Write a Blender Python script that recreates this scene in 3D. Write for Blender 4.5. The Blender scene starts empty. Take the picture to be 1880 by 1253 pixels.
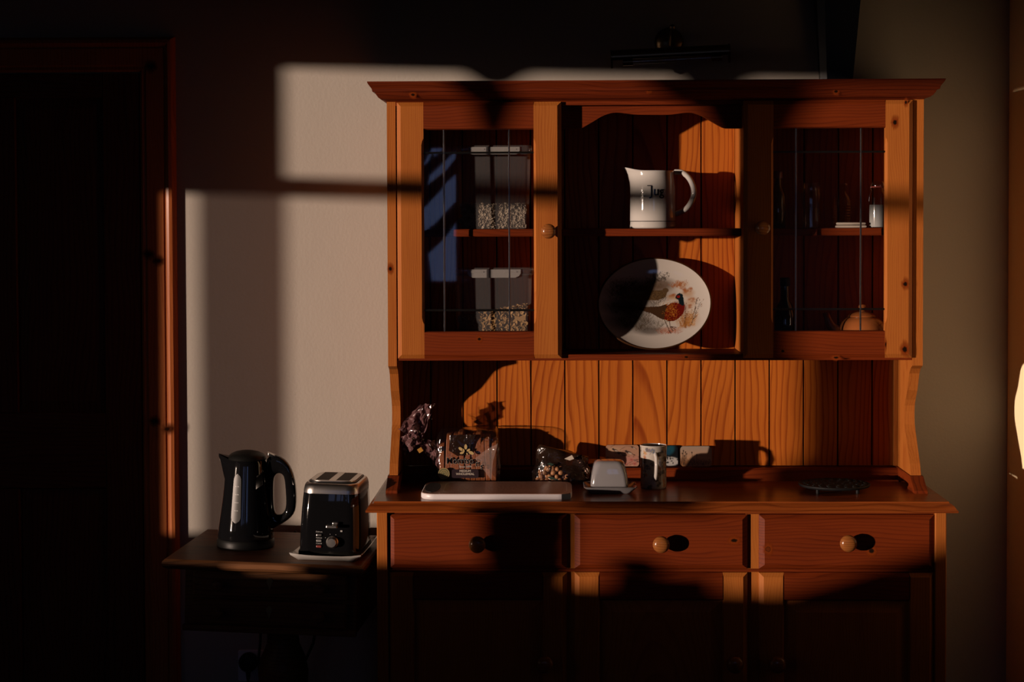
import bpy, bmesh, math, random
import numpy as np
from mathutils import Vector, Matrix, noise as mnoise

SC = bpy.context.scene
COL = SC.collection
R = math.radians

# ------------------------------------------------------------------ camera
F_PX, CAM = 3300.0, Vector((0.0, -4.76, 1.5))
YAW, PITCH, ROLL, SHY = 0.0249, 0.0319, -0.0033, -112.85


def cam_axes():
    c, s = math.cos(YAW), math.sin(YAW)
    r = Vector((c, s, 0)); fw = Vector((-s, c, 0)); up = Vector((0, 0, 1))
    c, s = math.cos(PITCH), math.sin(PITCH)
    f2 = c * fw - s * up; u2 = s * fw + c * up
    c, s = math.cos(ROLL), math.sin(ROLL)
    return c * r + s * u2, -s * r + c * u2, f2


CR, CU, CF = cam_axes()
cd = bpy.data.cameras.new('camera')
cam = bpy.data.objects.new('camera', cd)
COL.objects.link(cam)
cam.matrix_world = Matrix(((CR.x, CU.x, -CF.x, CAM.x), (CR.y, CU.y, -CF.y, CAM.y), (CR.z, CU.z, -CF.z, CAM.z), (0, 0, 0, 1)))
cd.sensor_fit = 'HORIZONTAL'
cd.sensor_width = 36
cd.lens = F_PX / 1880 * 36
cd.shift_y = SHY / 1880
cd.clip_start = 0.05
SC.camera = cam

# ------------------------------------------------------------------ light
SUN_T, SUN_E = 1.45, 0.05          # sunlight runs (1.45, 1, -0.05): low evening sun through the window in the left wall
sl = bpy.data.lights.new('sun', 'SUN')
sl.energy = 5.0
sl.color = (1.0, 0.745, 0.595)
sl.angle = R(0.9)
so = bpy.data.objects.new('sun', sl)
COL.objects.link(so)
so.rotation_euler = Vector((SUN_T, 1, -SUN_E)).to_track_quat('-Z', 'Y').to_euler()
so.location = (-6, -5, 3)

W = bpy.data.worlds.new('world')
SC.world = W
W.use_nodes = True
wn = W.node_tree.nodes; wl = W.node_tree.links
bg = wn['Background']
tc = wn.new('ShaderNodeTexCoord'); sx = wn.new('ShaderNodeSeparateXYZ')
wl.new(tc.outputs['Generated'], sx.inputs[0])
cr = wn.new('ShaderNodeValToRGB')
cr.color_ramp.elements[0].position = 0.0; cr.color_ramp.elements[0].color = (0.20, 0.28, 0.58, 1)
cr.color_ramp.elements[1].position = 0.6; cr.color_ramp.elements[1].color = (0.06, 0.14, 0.42, 1)
wl.new(sx.outputs['Z'], cr.inputs[0]); # blue away from the sun, dull warm towards it
dsx = wn.new('ShaderNodeVectorMath'); dsx.operation = 'DOT_PRODUCT'; dsx.inputs[1].default_value = (-SUN_T / 1.7614, -1 / 1.7614, 0)
wl.new(tc.outputs['Generated'], dsx.inputs[0])
mr_ = wn.new('ShaderNodeMapRange'); mr_.inputs['From Min'].default_value = 0.55; mr_.inputs['From Max'].default_value = 0.95
wl.new(dsx.outputs['Value'], mr_.inputs['Value'])
mxs = wn.new('ShaderNodeMix'); mxs.data_type = 'RGBA'; wl.new(mr_.outputs['Result'], mxs.inputs['Factor'])
wl.new(cr.outputs[0], mxs.inputs['A']); mxs.inputs['B'].default_value = (0.07, 0.045, 0.035, 1)
wl.new(mxs.outputs['Result'], bg.inputs[0])
bg.inputs[1].default_value = 1.5
# glow of the low sun: a broad warm haze and a bright aureole round the disc
sd = Vector((-SUN_T, -1, SUN_E)).normalized()
dp = wn.new('ShaderNodeVectorMath'); dp.operation = 'DOT_PRODUCT'; dp.inputs[1].default_value = sd
nz = wn.new('ShaderNodeVectorMath'); nz.operation = 'NORMALIZE'
wl.new(tc.outputs['Generated'], nz.inputs[0]); wl.new(nz.outputs[0], dp.inputs[0])
mxd = wn.new('ShaderNodeMath'); mxd.operation = 'MAXIMUM'; mxd.inputs[1].default_value = 0.0
wl.new(dp.outputs['Value'], mxd.inputs[0])
glow = None
for ex, st in ((500.0, 5.0), (6.0, 0.02)):
    pw = wn.new('ShaderNodeMath'); pw.operation = 'POWER'; pw.inputs[1].default_value = ex
    wl.new(mxd.outputs[0], pw.inputs[0])
    ml = wn.new('ShaderNodeMath'); ml.operation = 'MULTIPLY'; ml.inputs[1].default_value = st
    wl.new(pw.outputs[0], ml.inputs[0])
    if glow is None: glow = ml.outputs[0]
    else:
        ad = wn.new('ShaderNodeMath'); ad.operation = 'ADD'; wl.new(glow, ad.inputs[0]); wl.new(ml.outputs[0], ad.inputs[1]); glow = ad.outputs[0]
bg2 = wn.new('ShaderNodeBackground'); bg2.inputs[0].default_value = (1.0, 0.72, 0.52, 1); wl.new(glow, bg2.inputs[1])
ash = wn.new('ShaderNodeAddShader'); wl.new(bg.outputs[0], ash.inputs[0]); wl.new(bg2.outputs[0], ash.inputs[1])
wl.new(ash.outputs[0], wn['World Output'].inputs[0])

SC.view_settings.view_transform = 'Standard'
SC.view_settings.look = 'None'
SC.view_settings.exposure = 0.0
SC.view_settings.gamma = 1.0
SC.view_settings.use_curve_mapping = False
SC.cycles.max_bounces = 8
SC.cycles.transparent_max_bounces = 24
SC.cycles.caustics_reflective = False
SC.cycles.caustics_refractive = False
SC.cycles.sample_clamp_indirect = 4.0


# ------------------------------------------------------------------ measuring helpers
def P(px, py, y):
    d = CF * F_PX + CR * (px - 940) + CU * (626.5 + SHY - py)
    return CAM + d * ((y - CAM.y) / d.y)


def PZ(px, py, z):
    d = CF * F_PX + CR * (px - 940) + CU * (626.5 + SHY - py)
    return CAM + d * ((z - CAM.z) / d.z)


def PX(px, py, X):
    d = CF * F_PX + CR * (px - 940) + CU * (626.5 + SHY - py)
    return CAM + d * ((X - CAM.x) / d.x)


# ------------------------------------------------------------------ materials
K = 0.52      # all paints and woods are this much darker than the sun is strong


def mat(name, col, rough=0.5, metal=0.0, spec=0.5, coat=0.0, bump=0.0, bscale=200.0, trans=0.0):
    m = bpy.data.materials.new(name); m.use_nodes = True
    n = m.node_tree.nodes; l = m.node_tree.links
    b = n['Principled BSDF']
    b.inputs['Base Color'].default_value = (*[c * (1 if metal else K) for c in col], 1)
    b.inputs['Roughness'].default_value = rough
    b.inputs['Metallic'].default_value = metal
    b.inputs['Specular IOR Level'].default_value = spec
    b.inputs['Coat Weight'].default_value = coat
    b.inputs['Coat Roughness'].default_value = 0.05
    if bump:
        t = n.new('ShaderNodeTexCoord'); no = n.new('ShaderNodeTexNoise'); bp = n.new('ShaderNodeBump')
        no.inputs['Scale'].default_value = bscale; no.inputs['Detail'].default_value = 4
        bp.inputs['Strength'].default_value = bump; bp.inputs['Distance'].default_value = 0.002
        l.new(t.outputs['Object'], no.inputs['Vector']); l.new(no.outputs['Fac'], bp.inputs['Height'])
        l.new(bp.outputs[0], b.inputs['Normal'])
    return m


def wood(name, light, dark, axis, freq=70.0, rough=0.52, coat=0.02, tilt=0.05, spec=0.10, mixk=0.72):
    """pine with growth rings cut nearly along the trunk: straight lines that run into cathedral arches"""
    m = bpy.data.materials.new(name); m.use_nodes = True
    n = m.node_tree.nodes; l = m.node_tree.links
    b = n['Principled BSDF']

    def N(t, **k):
        x = n.new(t)
        for a, v in k.items():
            setattr(x, a, v)
        return x

    def MA(op, a, bb=None):
        x = N('ShaderNodeMath', operation=op)
        for i, v in enumerate((a, bb)):
            if v is None:
                continue
            if isinstance(v, (int, float)):
                x.inputs[i].default_value = v
            else:
                l.new(v, x.inputs[i])
        return x.outputs[0]
    t = N('ShaderNodeTexCoord'); oi = N('ShaderNodeObjectInfo'); s = N('ShaderNodeSeparateXYZ')
    l.new(t.outputs['Object'], s.inputs[0])
    ax = 'XYZ'.index(axis)
    A = s.outputs[ax]
    o = [s.outputs[i] for i in range(3) if i != ax]
    if axis == 'Y':
        B, C = o[0], o[1]
    elif axis == 'X':
        B, C = o[1], o[0]
    else:
        B, C = o[0], o[1]
    rnd = oi.outputs['Random']
    r1 = MA('FRACT', MA('MULTIPLY', rnd, 17.31)); r2 = MA('FRACT', MA('MULTIPLY', rnd, 71.7)); r3 = MA('SUBTRACT', MA('FRACT', MA('MULTIPLY', rnd, 213.1)), 0.5)
    mp = N('ShaderNodeCombineXYZ')
    l.new(MA('ADD', MA('MULTIPLY', A, 2.2), MA('MULTIPLY', rnd, 40.0)), mp.inputs[0])
    l.new(MA('MULTIPLY', B, 9.0), mp.inputs[1]); l.new(MA('MULTIPLY', C, 9.0), mp.inputs[2])
    n1 = N('ShaderNodeTexNoise'); n1.inputs['Scale'].default_value = 1.0; n1.inputs['Detail'].default_value = 2.5
    l.new(mp.outputs[0], n1.inputs['Vector'])
    w1 = MA('MULTIPLY', MA('SUBTRACT', n1.outputs['Fac'], 0.5), 0.075)
    bb = MA('ADD', MA('ADD', B, w1), MA('MULTIPLY', r1, 0.045))
    cc = MA('ADD', MA('ADD', MA('MULTIPLY', A, MA('MULTIPLY', r3, tilt * 3)), MA('MULTIPLY', r2, 0.05)), C)
    # repeat across so that wide boards keep a pith somewhere near
    rr = MA('SQRT', MA('ADD', MA('MULTIPLY', bb, bb), MA('MULTIPLY', cc, cc)))
    ring = MA('FRACT', MA('MULTIPLY', rr, freq))
    cr = N('ShaderNodeValToRGB')
    e = cr.color_ramp.elements
    e[0].position = 0.0; e[0].color = (0, 0, 0, 1)
    e[1].position = 1.0; e[1].color = (0.1, 0.1, 0.1, 1)
    k = e.new(0.55); k.color = (0.12, 0.12, 0.12, 1)
    k = e.new(0.86); k.color = (0.95, 0.95, 0.95, 1)
    k = e.new(0.93); k.color = (0.9, 0.9, 0.9, 1)
    l.new(ring, cr.inputs[0])
    # fine fibres and blotches
    mp2 = N('ShaderNodeCombineXYZ')
    l.new(MA('MULTIPLY', A, 9.0), mp2.inputs[0]); l.new(MA('MULTIPLY', B, 330.0), mp2.inputs[1]); l.new(MA('MULTIPLY', C, 330.0), mp2.inputs[2])
    n2 = N('ShaderNodeTexNoise'); n2.inputs['Scale'].default_value = 1.0; n2.inputs['Detail'].default_value = 2
    l.new(mp2.outputs[0], n2.inputs['Vector'])
    n3 = N('ShaderNodeTexNoise'); n3.inputs['Scale'].default_value = 2.0; n3.inputs['Detail'].default_value = 3
    l.new(mp.outputs[0], n3.inputs['Vector'])
    fac = MA('ADD', MA('MULTIPLY', cr.outputs[0], mixk), MA('ADD', MA('MULTIPLY', MA('SUBTRACT', n2.outputs['Fac'], 0.5), 0.55), MA('MULTIPLY', MA('SUBTRACT', n3.outputs['Fac'], 0.5), 0.9)))
    mx = N('ShaderNodeMix', data_type='RGBA'); mx.clamp_factor = True
    l.new(fac, mx.inputs['Factor'])
    mx.inputs['A'].default_value = (*[c * K for c in light], 1); mx.inputs['B'].default_value = (*[c * K for c in dark], 1)
    l.new(mx.outputs['Result'], b.inputs['Base Color'])
    b.inputs['Roughness'].default_value = rough
    b.inputs['Specular IOR Level'].default_value = spec
    b.inputs['Coat Weight'].default_value = coat; b.inputs['Coat Roughness'].default_value = 0.16
    bp = N('ShaderNodeBump'); bp.inputs['Strength'].default_value = 0.12; bp.inputs['Distance'].default_value = 0.001
    l.new(fac, bp.inputs['Height']); l.new(bp.outputs[0], b.inputs['Normal'])
    return m


def clear(name, tint=(1, 1, 1), gloss=1.0, rough=0.02, haze=0.0, hazecol=(0.8, 0.8, 0.8), bump=0.0, bscale=60.0, ior=1.45):
    """thin clear sheet: see-through, with a Fresnel reflection and an optional milky share"""
    m = bpy.data.materials.new(name); m.use_nodes = True
    n = m.node_tree.nodes; l = m.node_tree.links
    n.remove(n['Principled BSDF'])
    out = n['Material Output']
    tr = n.new('ShaderNodeBsdfTransparent'); tr.inputs[0].default_value = (*tint, 1)
    gl = n.new('ShaderNodeBsdfGlossy'); gl.inputs['Roughness'].default_value = rough; gl.inputs[0].default_value = (gloss, gloss, gloss, 1)
    lw = n.new('ShaderNodeLayerWeight'); lw.inputs['Blend'].default_value = 0.5
    pw_ = n.new('ShaderNodeMath'); pw_.operation = 'POWER'; pw_.inputs[1].default_value = 5.0
    f0 = ((ior - 1) / (ior + 1)) ** 2
    fr = n.new('ShaderNodeMath'); fr.operation = 'MULTIPLY_ADD'; fr.inputs[1].default_value = 1 - f0; fr.inputs[2].default_value = f0
    l.new(lw.outputs['Facing'], pw_.inputs[0]); l.new(pw_.outputs[0], fr.inputs[0])
    mx = n.new('ShaderNodeMixShader')
    first = tr.outputs[0]
    if haze:
        df = n.new('ShaderNodeBsdfDiffuse'); df.inputs[0].default_value = (*[c * K for c in hazecol], 1)
        m2 = n.new('ShaderNodeMixShader'); m2.inputs[0].default_value = haze
        l.new(tr.outputs[0], m2.inputs[1]); l.new(df.outputs[0], m2.inputs[2]); first = m2.outputs[0]
    if bump:
        t = n.new('ShaderNodeTexCoord'); no = n.new('ShaderNodeTexNoise'); bp = n.new('ShaderNodeBump')
        no.inputs['Scale'].default_value = bscale; no.inputs['Detail'].default_value = 3; no.inputs['Distortion'].default_value = 1.2
        bp.inputs['Strength'].default_value = bump; bp.inputs['Distance'].default_value = 0.006
        l.new(t.outputs['Object'], no.inputs['Vector']); l.new(no.outputs['Fac'], bp.inputs['Height'])
        l.new(bp.outputs[0], gl.inputs['Normal']); l.new(bp.outputs[0], lw.inputs['Normal'])
    l.new(fr.outputs[0], mx.inputs[0]); l.new(first, mx.inputs[1]); l.new(gl.outputs[0], mx.inputs[2])
    l.new(mx.outputs[0], out.inputs[0])
    return m


def painted(name, rough=0.12, coat=0.0, spec=0.5):
    """takes its colours from the picture stored on the mesh (flat print)"""
    m = mat(name, (1, 1, 1), rough=rough, coat=coat, spec=spec)
    n = m.node_tree.nodes; l = m.node_tree.links
    a = n.new('ShaderNodeAttribute'); a.attribute_name = 'print'
    l.new(a.outputs['Color'], n['Principled BSDF'].inputs['Base Color'])
    return m


def decal(name):
    m = mat(name, (0.02, 0.008, 0.004), rough=0.8, spec=0.0)
    n = m.node_tree.nodes; l = m.node_tree.links
    a = n.new('ShaderNodeAttribute'); a.attribute_name = 'print'
    l.new(a.outputs['Color'], n['Principled BSDF'].inputs['Base Color'])
    l.new(a.outputs['Alpha'], n['Principled BSDF'].inputs['Alpha'])
    return m


def plaster(name, col):
    m = mat(name, col, rough=0.9, spec=0.15)
    n = m.node_tree.nodes; l = m.node_tree.links
    t = n.new('ShaderNodeTexCoord')
    n1 = n.new('ShaderNodeTexNoise'); n1.inputs['Scale'].default_value = 130; n1.inputs['Detail'].default_value = 5
    n2 = n.new('ShaderNodeTexNoise'); n2.inputs['Scale'].default_value = 7; n2.inputs['Detail'].default_value = 3
    ad = n.new('ShaderNodeMath'); ad.operation = 'MULTIPLY_ADD'; ad.inputs[1].default_value = 3.0
    l.new(t.outputs['Object'], n1.inputs['Vector']); l.new(t.outputs['Object'], n2.inputs['Vector'])
    l.new(n2.outputs['Fac'], ad.inputs[0]); l.new(n1.outputs['Fac'], ad.inputs[2])
    bp = n.new('ShaderNodeBump'); bp.inputs['Strength'].default_value = 0.22; bp.inputs['Distance'].default_value = 0.0025
    l.new(ad.outputs[0], bp.inputs['Height']); l.new(bp.outputs[0], n['Principled BSDF'].inputs['Normal'])
    return m


M = {}
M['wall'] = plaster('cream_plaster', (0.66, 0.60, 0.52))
M['wall_side'] = plaster('bounce_plaster_side', (1.65, 1.38, 0.86))  # same paint as the back wall, made paler to bounce more sunlight
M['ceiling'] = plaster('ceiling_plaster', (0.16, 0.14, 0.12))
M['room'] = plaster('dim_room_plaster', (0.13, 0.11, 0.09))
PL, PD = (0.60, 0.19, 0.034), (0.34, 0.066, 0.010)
RL, RD = (0.25, 0.039, 0.006), (0.10, 0.013, 0.003)  # same pine; light lost along the level grain is put into the colour
M['pine_v'] = wood('orange_pine_upright', PL, PD, 'Z', freq=170, mixk=0.38)
M['pine_plank'] = wood('orange_pine_boards', (0.70, 0.190, 0.022), (0.32, 0.050, 0.006), 'Z', freq=70, tilt=0.14)
M['pine_h'] = wood('dimmed_pine_lengthways', RL, RD, 'X', freq=120, mixk=0.5)
M['pine_cornice'] = wood('dimmed_pine_cornice', (0.20, 0.030, 0.006), (0.075, 0.010, 0.003), 'X', freq=120, mixk=0.55)  # the dimmed rail pine, a step darker
M['pine_y'] = wood('dimmed_pine_crossways', RL, RD, 'Y', freq=95)
M['pine_top'] = wood('worn_pine_worktop', (0.36, 0.085, 0.016), (0.16, 0.03, 0.006), 'X', freq=80, rough=0.3, coat=0.3)
M['pine_door'] = wood('stained_door_pine', (0.20, 0.055, 0.018), (0.10, 0.022, 0.008), 'Z', freq=80)
M['pine_door_h'] = wood('stained_door_pine_rail', (0.20, 0.055, 0.018), (0.10, 0.022, 0.008), 'X', freq=80)
M['pine_arch'] = wood('brightened_architrave_pine', (0.75, 0.22, 0.06), (0.40, 0.09, 0.025), 'Z', freq=110, mixk=0.45)  # door wood brightened; the weak light on its face is in the colour
M['oak'] = wood('dark_table_oak', (0.28, 0.115, 0.042), (0.11, 0.042, 0.016), 'X', freq=90, rough=0.5, coat=0.05, spec=0.2)
M['knob_wood'] = wood('turned_pine', (0.42, 0.145, 0.036), (0.22, 0.055, 0.012), 'X', freq=230, rough=0.3, coat=0.5)
M['floor'] = wood('floor_boards', (0.10, 0.055, 0.03), (0.05, 0.025, 0.013), 'X', freq=60)
M['knot'] = decal('wood_knot')
M['beam'] = mat('black_painted_timber', (0.012, 0.016, 0.020), rough=0.32, bump=0.25, bscale=25)
M['black_gloss'] = mat('black_gloss_plastic', (0.008, 0.008, 0.009), rough=0.035, spec=0.5)
M['black_satin'] = mat('black_satin_plastic', (0.010, 0.010, 0.009), rough=0.42, spec=0.16)
M['black_rubber'] = mat('black_rubber', (0.010, 0.010, 0.010), rough=0.7)
M['iron'] = mat('black_cast_iron', (0.010, 0.010, 0.011), rough=0.62, spec=0.2, bump=0.4, bscale=90)
M['chrome'] = mat('chrome', (0.62, 0.60, 0.58), rough=0.16, metal=1.0)
M['steel'] = mat('brushed_steel', (0.55, 0.52, 0.49), rough=0.30, metal=1.0)
M['lead'] = mat('lead_came', (0.20, 0.195, 0.19), rough=0.28, metal=1.0)
M['bronze'] = mat('dark_bronze', (0.20, 0.13, 0.07), rough=0.28, metal=1.0)
M['brass'] = mat('aged_brass', (0.42, 0.28, 0.12), rough=0.35, metal=1.0)
M['china'] = mat('white_china', (0.80, 0.77, 0.72), rough=0.06, coat=0.4)
M['grey_china'] = mat('grey_glazed_china', (0.36, 0.35, 0.36), rough=0.07, coat=0.4)
M['terracotta'] = mat('glazed_terracotta', (0.55, 0.17, 0.045), rough=0.12, coat=0.5)
M['ink'] = mat('black_ink', (0.012, 0.012, 0.016), rough=0.2)
M['silverprint'] = mat('silver_print', (0.60, 0.60, 0.58), rough=0.4)
M['white_print'] = mat('cream_print', (0.80, 0.70, 0.58), rough=0.4)
M['gold'] = mat('gilt_rim', (0.13, 0.055, 0.022), rough=0.3, metal=0.8)
M['white_plastic'] = mat('white_plastic', (1.10, 1.04, 1.06), rough=0.4)
M['board_top'] = mat('scratched_cutting_plastic', (0.85, 0.56, 0.46), rough=0.34, bump=0.25, bscale=120)
M['board_line'] = mat('pale_groove_edge', (1.25, 1.05, 0.95), rough=0.35)
M['glass'] = clear('window_pane_glass')
M['box'] = clear('milky_food_box', tint=(0.93, 0.93, 0.93), haze=0.10, hazecol=(0.8, 0.78, 0.78), rough=0.12)
M['box_lid'] = clear('milky_box_lid', tint=(0.8, 0.8, 0.8), haze=0.45, hazecol=(0.75, 0.72, 0.68), rough=0.2)
M['film'] = clear('clear_bag_film', haze=0.004, rough=0.12, bump=0.9, bscale=30, ior=1.8)
M['film_print'] = clear('printed_bag_film', tint=(0.22, 0.15, 0.12), haze=0.25, hazecol=(0.10, 0.05, 0.03), rough=0.2, bump=1.0, bscale=35, ior=1.55)
M['film_dark'] = clear('purple_bag_film', tint=(0.34, 0.22, 0.25), haze=0.55, hazecol=(0.34, 0.16, 0.165), rough=0.2, bump=0.4, bscale=30, ior=1.9)
M['film_fold'] = clear('folded_bag_film', haze=0.22, hazecol=(0.7, 0.5, 0.42), rough=0.14, bump=0.9, bscale=40, ior=1.6)
M['jar_glass'] = clear('jar_glass', tint=(0.92, 0.95, 0.95), ior=1.65, rough=0.09)
M['amber'] = clear('amber_glass', tint=(0.45, 0.2, 0.04), ior=1.5, haze=0.2, hazecol=(0.5, 0.24, 0.05))
M['gauge'] = clear('frosted_gauge', tint=(0.5, 0.5, 0.5), haze=0.75, hazecol=(0.055, 0.05, 0.042), rough=0.42)
M['salt'] = mat('white_powder', (0.72, 0.69, 0.66), rough=0.9)
M['oats'] = mat('oat_flake', (0.62, 0.50, 0.36), rough=0.8)
M['flakes'] = mat('corn_flake', (0.62, 0.36, 0.13), rough=0.75)
M['nut'] = mat('shelled_nut', (0.55, 0.25, 0.10), rough=0.5, bump=0.4, bscale=120)
M['crust'] = mat('bread_crust', (0.36, 0.10, 0.022), rough=0.6, bump=0.6, bscale=160)
M['clip'] = mat('yellow_bag_clip', (0.62, 0.30, 0.05), rough=0.4)
M['label'] = mat('dark_bag_label', (0.035, 0.018, 0.022), rough=0.35)
M['label_green'] = mat('green_round_badge', (0.20, 0.19, 0.09), rough=0.35)
M['petal'] = mat('yellow_print', (0.72, 0.52, 0.22), rough=0.4)
M['red_led'] = mat('red_button', (0.30, 0.05, 0.04), rough=0.4)
M['grey_button'] = mat('grey_button', (0.32, 0.31, 0.30), rough=0.4)
M['leaf_green'] = mat('dark_green_print', (0.03, 0.06, 0.04), rough=0.4)
M['blocker_leaf'] = mat('blocker_leaf_green', (0.05, 0.08, 0.03), rough=0.8)
M['bark'] = mat('bare_bark', (0.03, 0.025, 0.02), rough=0.9)
M['net'] = clear('sun_filter_cloth', tint=(0.41, 0.385, 0.385), haze=0.02, ior=1.05)
M['cloth'] = mat('brown_blocker_cloth', (0.16, 0.09, 0.06), rough=0.95)
M['sill_blocker'] = mat('dull_blocker_cloth', (0.14, 0.10, 0.08), rough=0.95)
M['blocker_pot'] = mat('blocker_clay', (0.30, 0.12, 0.06), rough=0.8)
M['grass'] = mat('lawn', (0.04, 0.06, 0.02), rough=0.95)
M['print_gloss'] = painted('painted_glaze', rough=0.10, coat=0.3)
M['print_card'] = painted('printed_card', rough=0.35)
M['groove_dark'] = mat('dark_gap', (0.02, 0.007, 0.003), rough=0.9)

# ------------------------------------------------------------------ object helpers
ORG = {}


def tag(o, label=None, cat=None, group=None, kind=None):
    if label: o['label'] = label
    if cat: o['category'] = cat
    if group: o['group'] = group
    if kind: o['kind'] = kind
    return o


def empty(name, loc, label, cat, group=None, rot=(0, 0, 0), local=False):
    o = bpy.data.objects.new(name, None); COL.objects.link(o)
    o.location = loc; o.rotation_euler = rot; o.empty_display_size = 0.05
    ORG[o] = Vector((0, 0, 0)) if local else Vector(loc)
    return tag(o, label, cat, group)


class MB:
    def __init__(s):
        s.bm = bmesh.new()

    def face(s, vs):
        try:
            return s.bm.faces.new(vs)
        except ValueError:
            return None

    def loops(s, loops, cap0=True, cap1=True, closed=True):
        """skin a list of vertex rings"""
        rs = [[s.bm.verts.new(p) for p in lp] for lp in loops]
        n = len(rs[0])
        for a, b in zip(rs, rs[1:]):
            for i in range(n if closed else n - 1):
                j = (i + 1) % n
                s.face((a[i], a[j], b[j], b[i]))
        if cap0: s.face(rs[0][::-1])
        if cap1: s.face(rs[-1])
        return rs

    def box(s, x0, x1, y0, y1, z0, z1, bev=0.0015, seg=1):
        c = [(x0, y0, z0), (x1, y0, z0), (x1, y1, z0), (x0, y1, z0)]
        t = [(x, y, z1) for x, y, _ in c]
        nv = set(s.bm.verts)
        s.loops([c, t])
        if bev:
            vs = [v for v in s.bm.verts if v not in nv]
            es = list({e for v in vs for e in v.link_edges})
            bmesh.ops.bevel(s.bm, geom=es, offset=bev, segments=seg, affect='EDGES', profile=0.5)
        return s

    def fbox(s, x0, x1, yb, yf, z0, z1, cl=0, cr=0, cb=0, ct=0, dep=0.006):
        """board whose front (yf, towards the room) is chamfered by cl, cr, cb, ct"""
        def rect(y, l, r, b, t):
            return [(x0 + l, y, z0 + b), (x1 - r, y, z0 + b), (x1 - r, y, z1 - t), (x0 + l, y, z1 - t)]
        s.loops([rect(yb, 0, 0, 0, 0), rect(yf + dep, 0, 0, 0, 0), rect(yf, cl, cr, cb, ct)])
        return s

    def prism(s, pts, fn0, fn1):
        s.loops([[fn0(*p) for p in pts], [fn1(*p) for p in pts]])
        return s

    def lathe(s, prof, seg=32, c=(0, 0, 0), axis='Z', cap0=True, cap1=True, sx=1.0, sy=1.0):
        lp = []
        for r, h in prof:
            ring = []
            for i in range(seg):
                a = 2 * math.pi * i / seg
                u, v = r * math.cos(a) * sx, r * math.sin(a) * sy
                if axis == 'Z': p = (c[0] + u, c[1] + v, c[2] + h)
                elif axis == 'Y': p = (c[0] + u, c[1] + h, c[2] + v)
                else: p = (c[0] + h, c[1] + u, c[2] + v)
                ring.append(p)
            lp.append(ring)
        s.loops(lp, cap0, cap1)
        return s

    def tube(s, pts, r, seg=10, rs=None, flat=1.0, caps=True):
        pts = [Vector(p) for p in pts]
        lp = []
        nrm = None
        for i, p in enumerate(pts):
            t = (pts[min(i + 1, len(pts) - 1)] - pts[max(i - 1, 0)]).normalized()
            if nrm is None:
                nrm = t.orthogonal().normalized()
                if flat != 1.0:
                    nrm = (Vector((0, 1, 0)) - t * t.y).normalized()
            nrm = (nrm - t * nrm.dot(t)).normalized()
            bn = t.cross(nrm)
            rr = rs[i] if rs else r
            lp.append([p + (nrm * math.cos(a) * flat + bn * math.sin(a)) * rr for a in [2 * math.pi * k / seg for k in range(seg)]])
        s.loops(lp, caps, caps)
        return s

    def build(s, name, m, parent=None, smooth=False, org=None, bevel=0.0, sub=0, xf=None):
        if xf is not None:
            for v in s.bm.verts:
                v.co = xf(v.co)
        o0 = org if org is not None else (ORG[parent] if parent else Vector((0, 0, 0)))
        for v in s.bm.verts:
            v.co -= o0
        bmesh.ops.recalc_face_normals(s.bm, faces=s.bm.faces[:])
        me = bpy.data.meshes.new(name)
        s.bm.to_mesh(me); s.bm.free()
        me.materials.append(m)
        if smooth:
            for p in me.polygons: p.use_smooth = True
            if smooth != 'all':
                me.set_sharp_from_angle(angle=R(smooth if smooth is not True else 40))
        o = bpy.data.objects.new(name, me); COL.objects.link(o)
        if parent: o.parent = parent
        else: o.location = o0
        ORG[o] = o0.copy()
        if bevel:
            md = o.modifiers.new('bevel', 'BEVEL'); md.width = bevel; md.segments = 2; md.limit_method = 'ANGLE'; md.angle_limit = R(35)
        if sub:
            md = o.modifiers.new('subsurf', 'SUBSURF'); md.levels = sub; md.render_levels = sub
        return o


def copy_tree(o, parent=None):
    c = o.copy(); COL.objects.link(c)
    if parent: c.parent = parent
    for ch in list(o.children):
        copy_tree(ch, c)
    return c


def struct(name, b, m, parent=None, **k):
    o = b.build(name, m, parent, **k)
    if not parent: o['kind'] = 'structure'
    return o


def rrect(x0, x1, y0, y1, r, n=5):
    pts = []
    for cx, cy, a0 in ((x1 - r, y1 - r, 0), (x0 + r, y1 - r, 90), (x0 + r, y0 + r, 180), (x1 - r, y0 + r, 270)):
        for i in range(n + 1):
            a = R(a0 + 90 * i / n)
            pts.append((cx + r * math.cos(a), cy + r * math.sin(a)))
    return pts


def knot(parent, c, rx, rz, y, core=(0.010, 0.005, 0.003), rim=(0.20, 0.035, 0.006), name='knot'):
    """dark knot lying flush in a board"""
    me = bpy.data.meshes.new(name)
    vs, cs, fs = [(c[0], y, c[1])], [(*core, 1)], []
    rings = ((0.45, core, 1), (0.62, (0.05, 0.012, 0.004), 1), (0.85, rim, 0.75), (1.6, rim, 0.0))
    sg = 20
    rnd = random.Random(int(c[0] * 1e4))
    ph = [rnd.uniform(0.85, 1.15) for _ in range(sg)]
    for k, (q, col, al) in enumerate(rings):
        for i in range(sg):
            a = 2 * math.pi * i / sg
            vs.append((c[0] + rx * q * ph[i] * math.cos(a), y, c[1] + rz * q * ph[i] * math.sin(a) * (1.5 if k == 3 else 1)))
            cs.append((*col, al))
    for i in range(sg):
        j = (i + 1) % sg
        fs.append((0, 1 + i, 1 + j))
        for k in range(len(rings) - 1):
            fs.append((1 + k * sg + i, 1 + (k + 1) * sg + i, 1 + (k + 1) * sg + j, 1 + k * sg + j))
    o0 = ORG[parent]
    me.from_pydata([Vector(v) - o0 for v in vs], [], fs)
    a = me.color_attributes.new('print', 'FLOAT_COLOR', 'POINT')
    for i, q in enumerate(cs): a.data[i].color = q
    me.materials.append(M['knot'])
    o = bpy.data.objects.new(name, me); COL.objects.link(o); o.parent = parent
    return o


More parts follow.
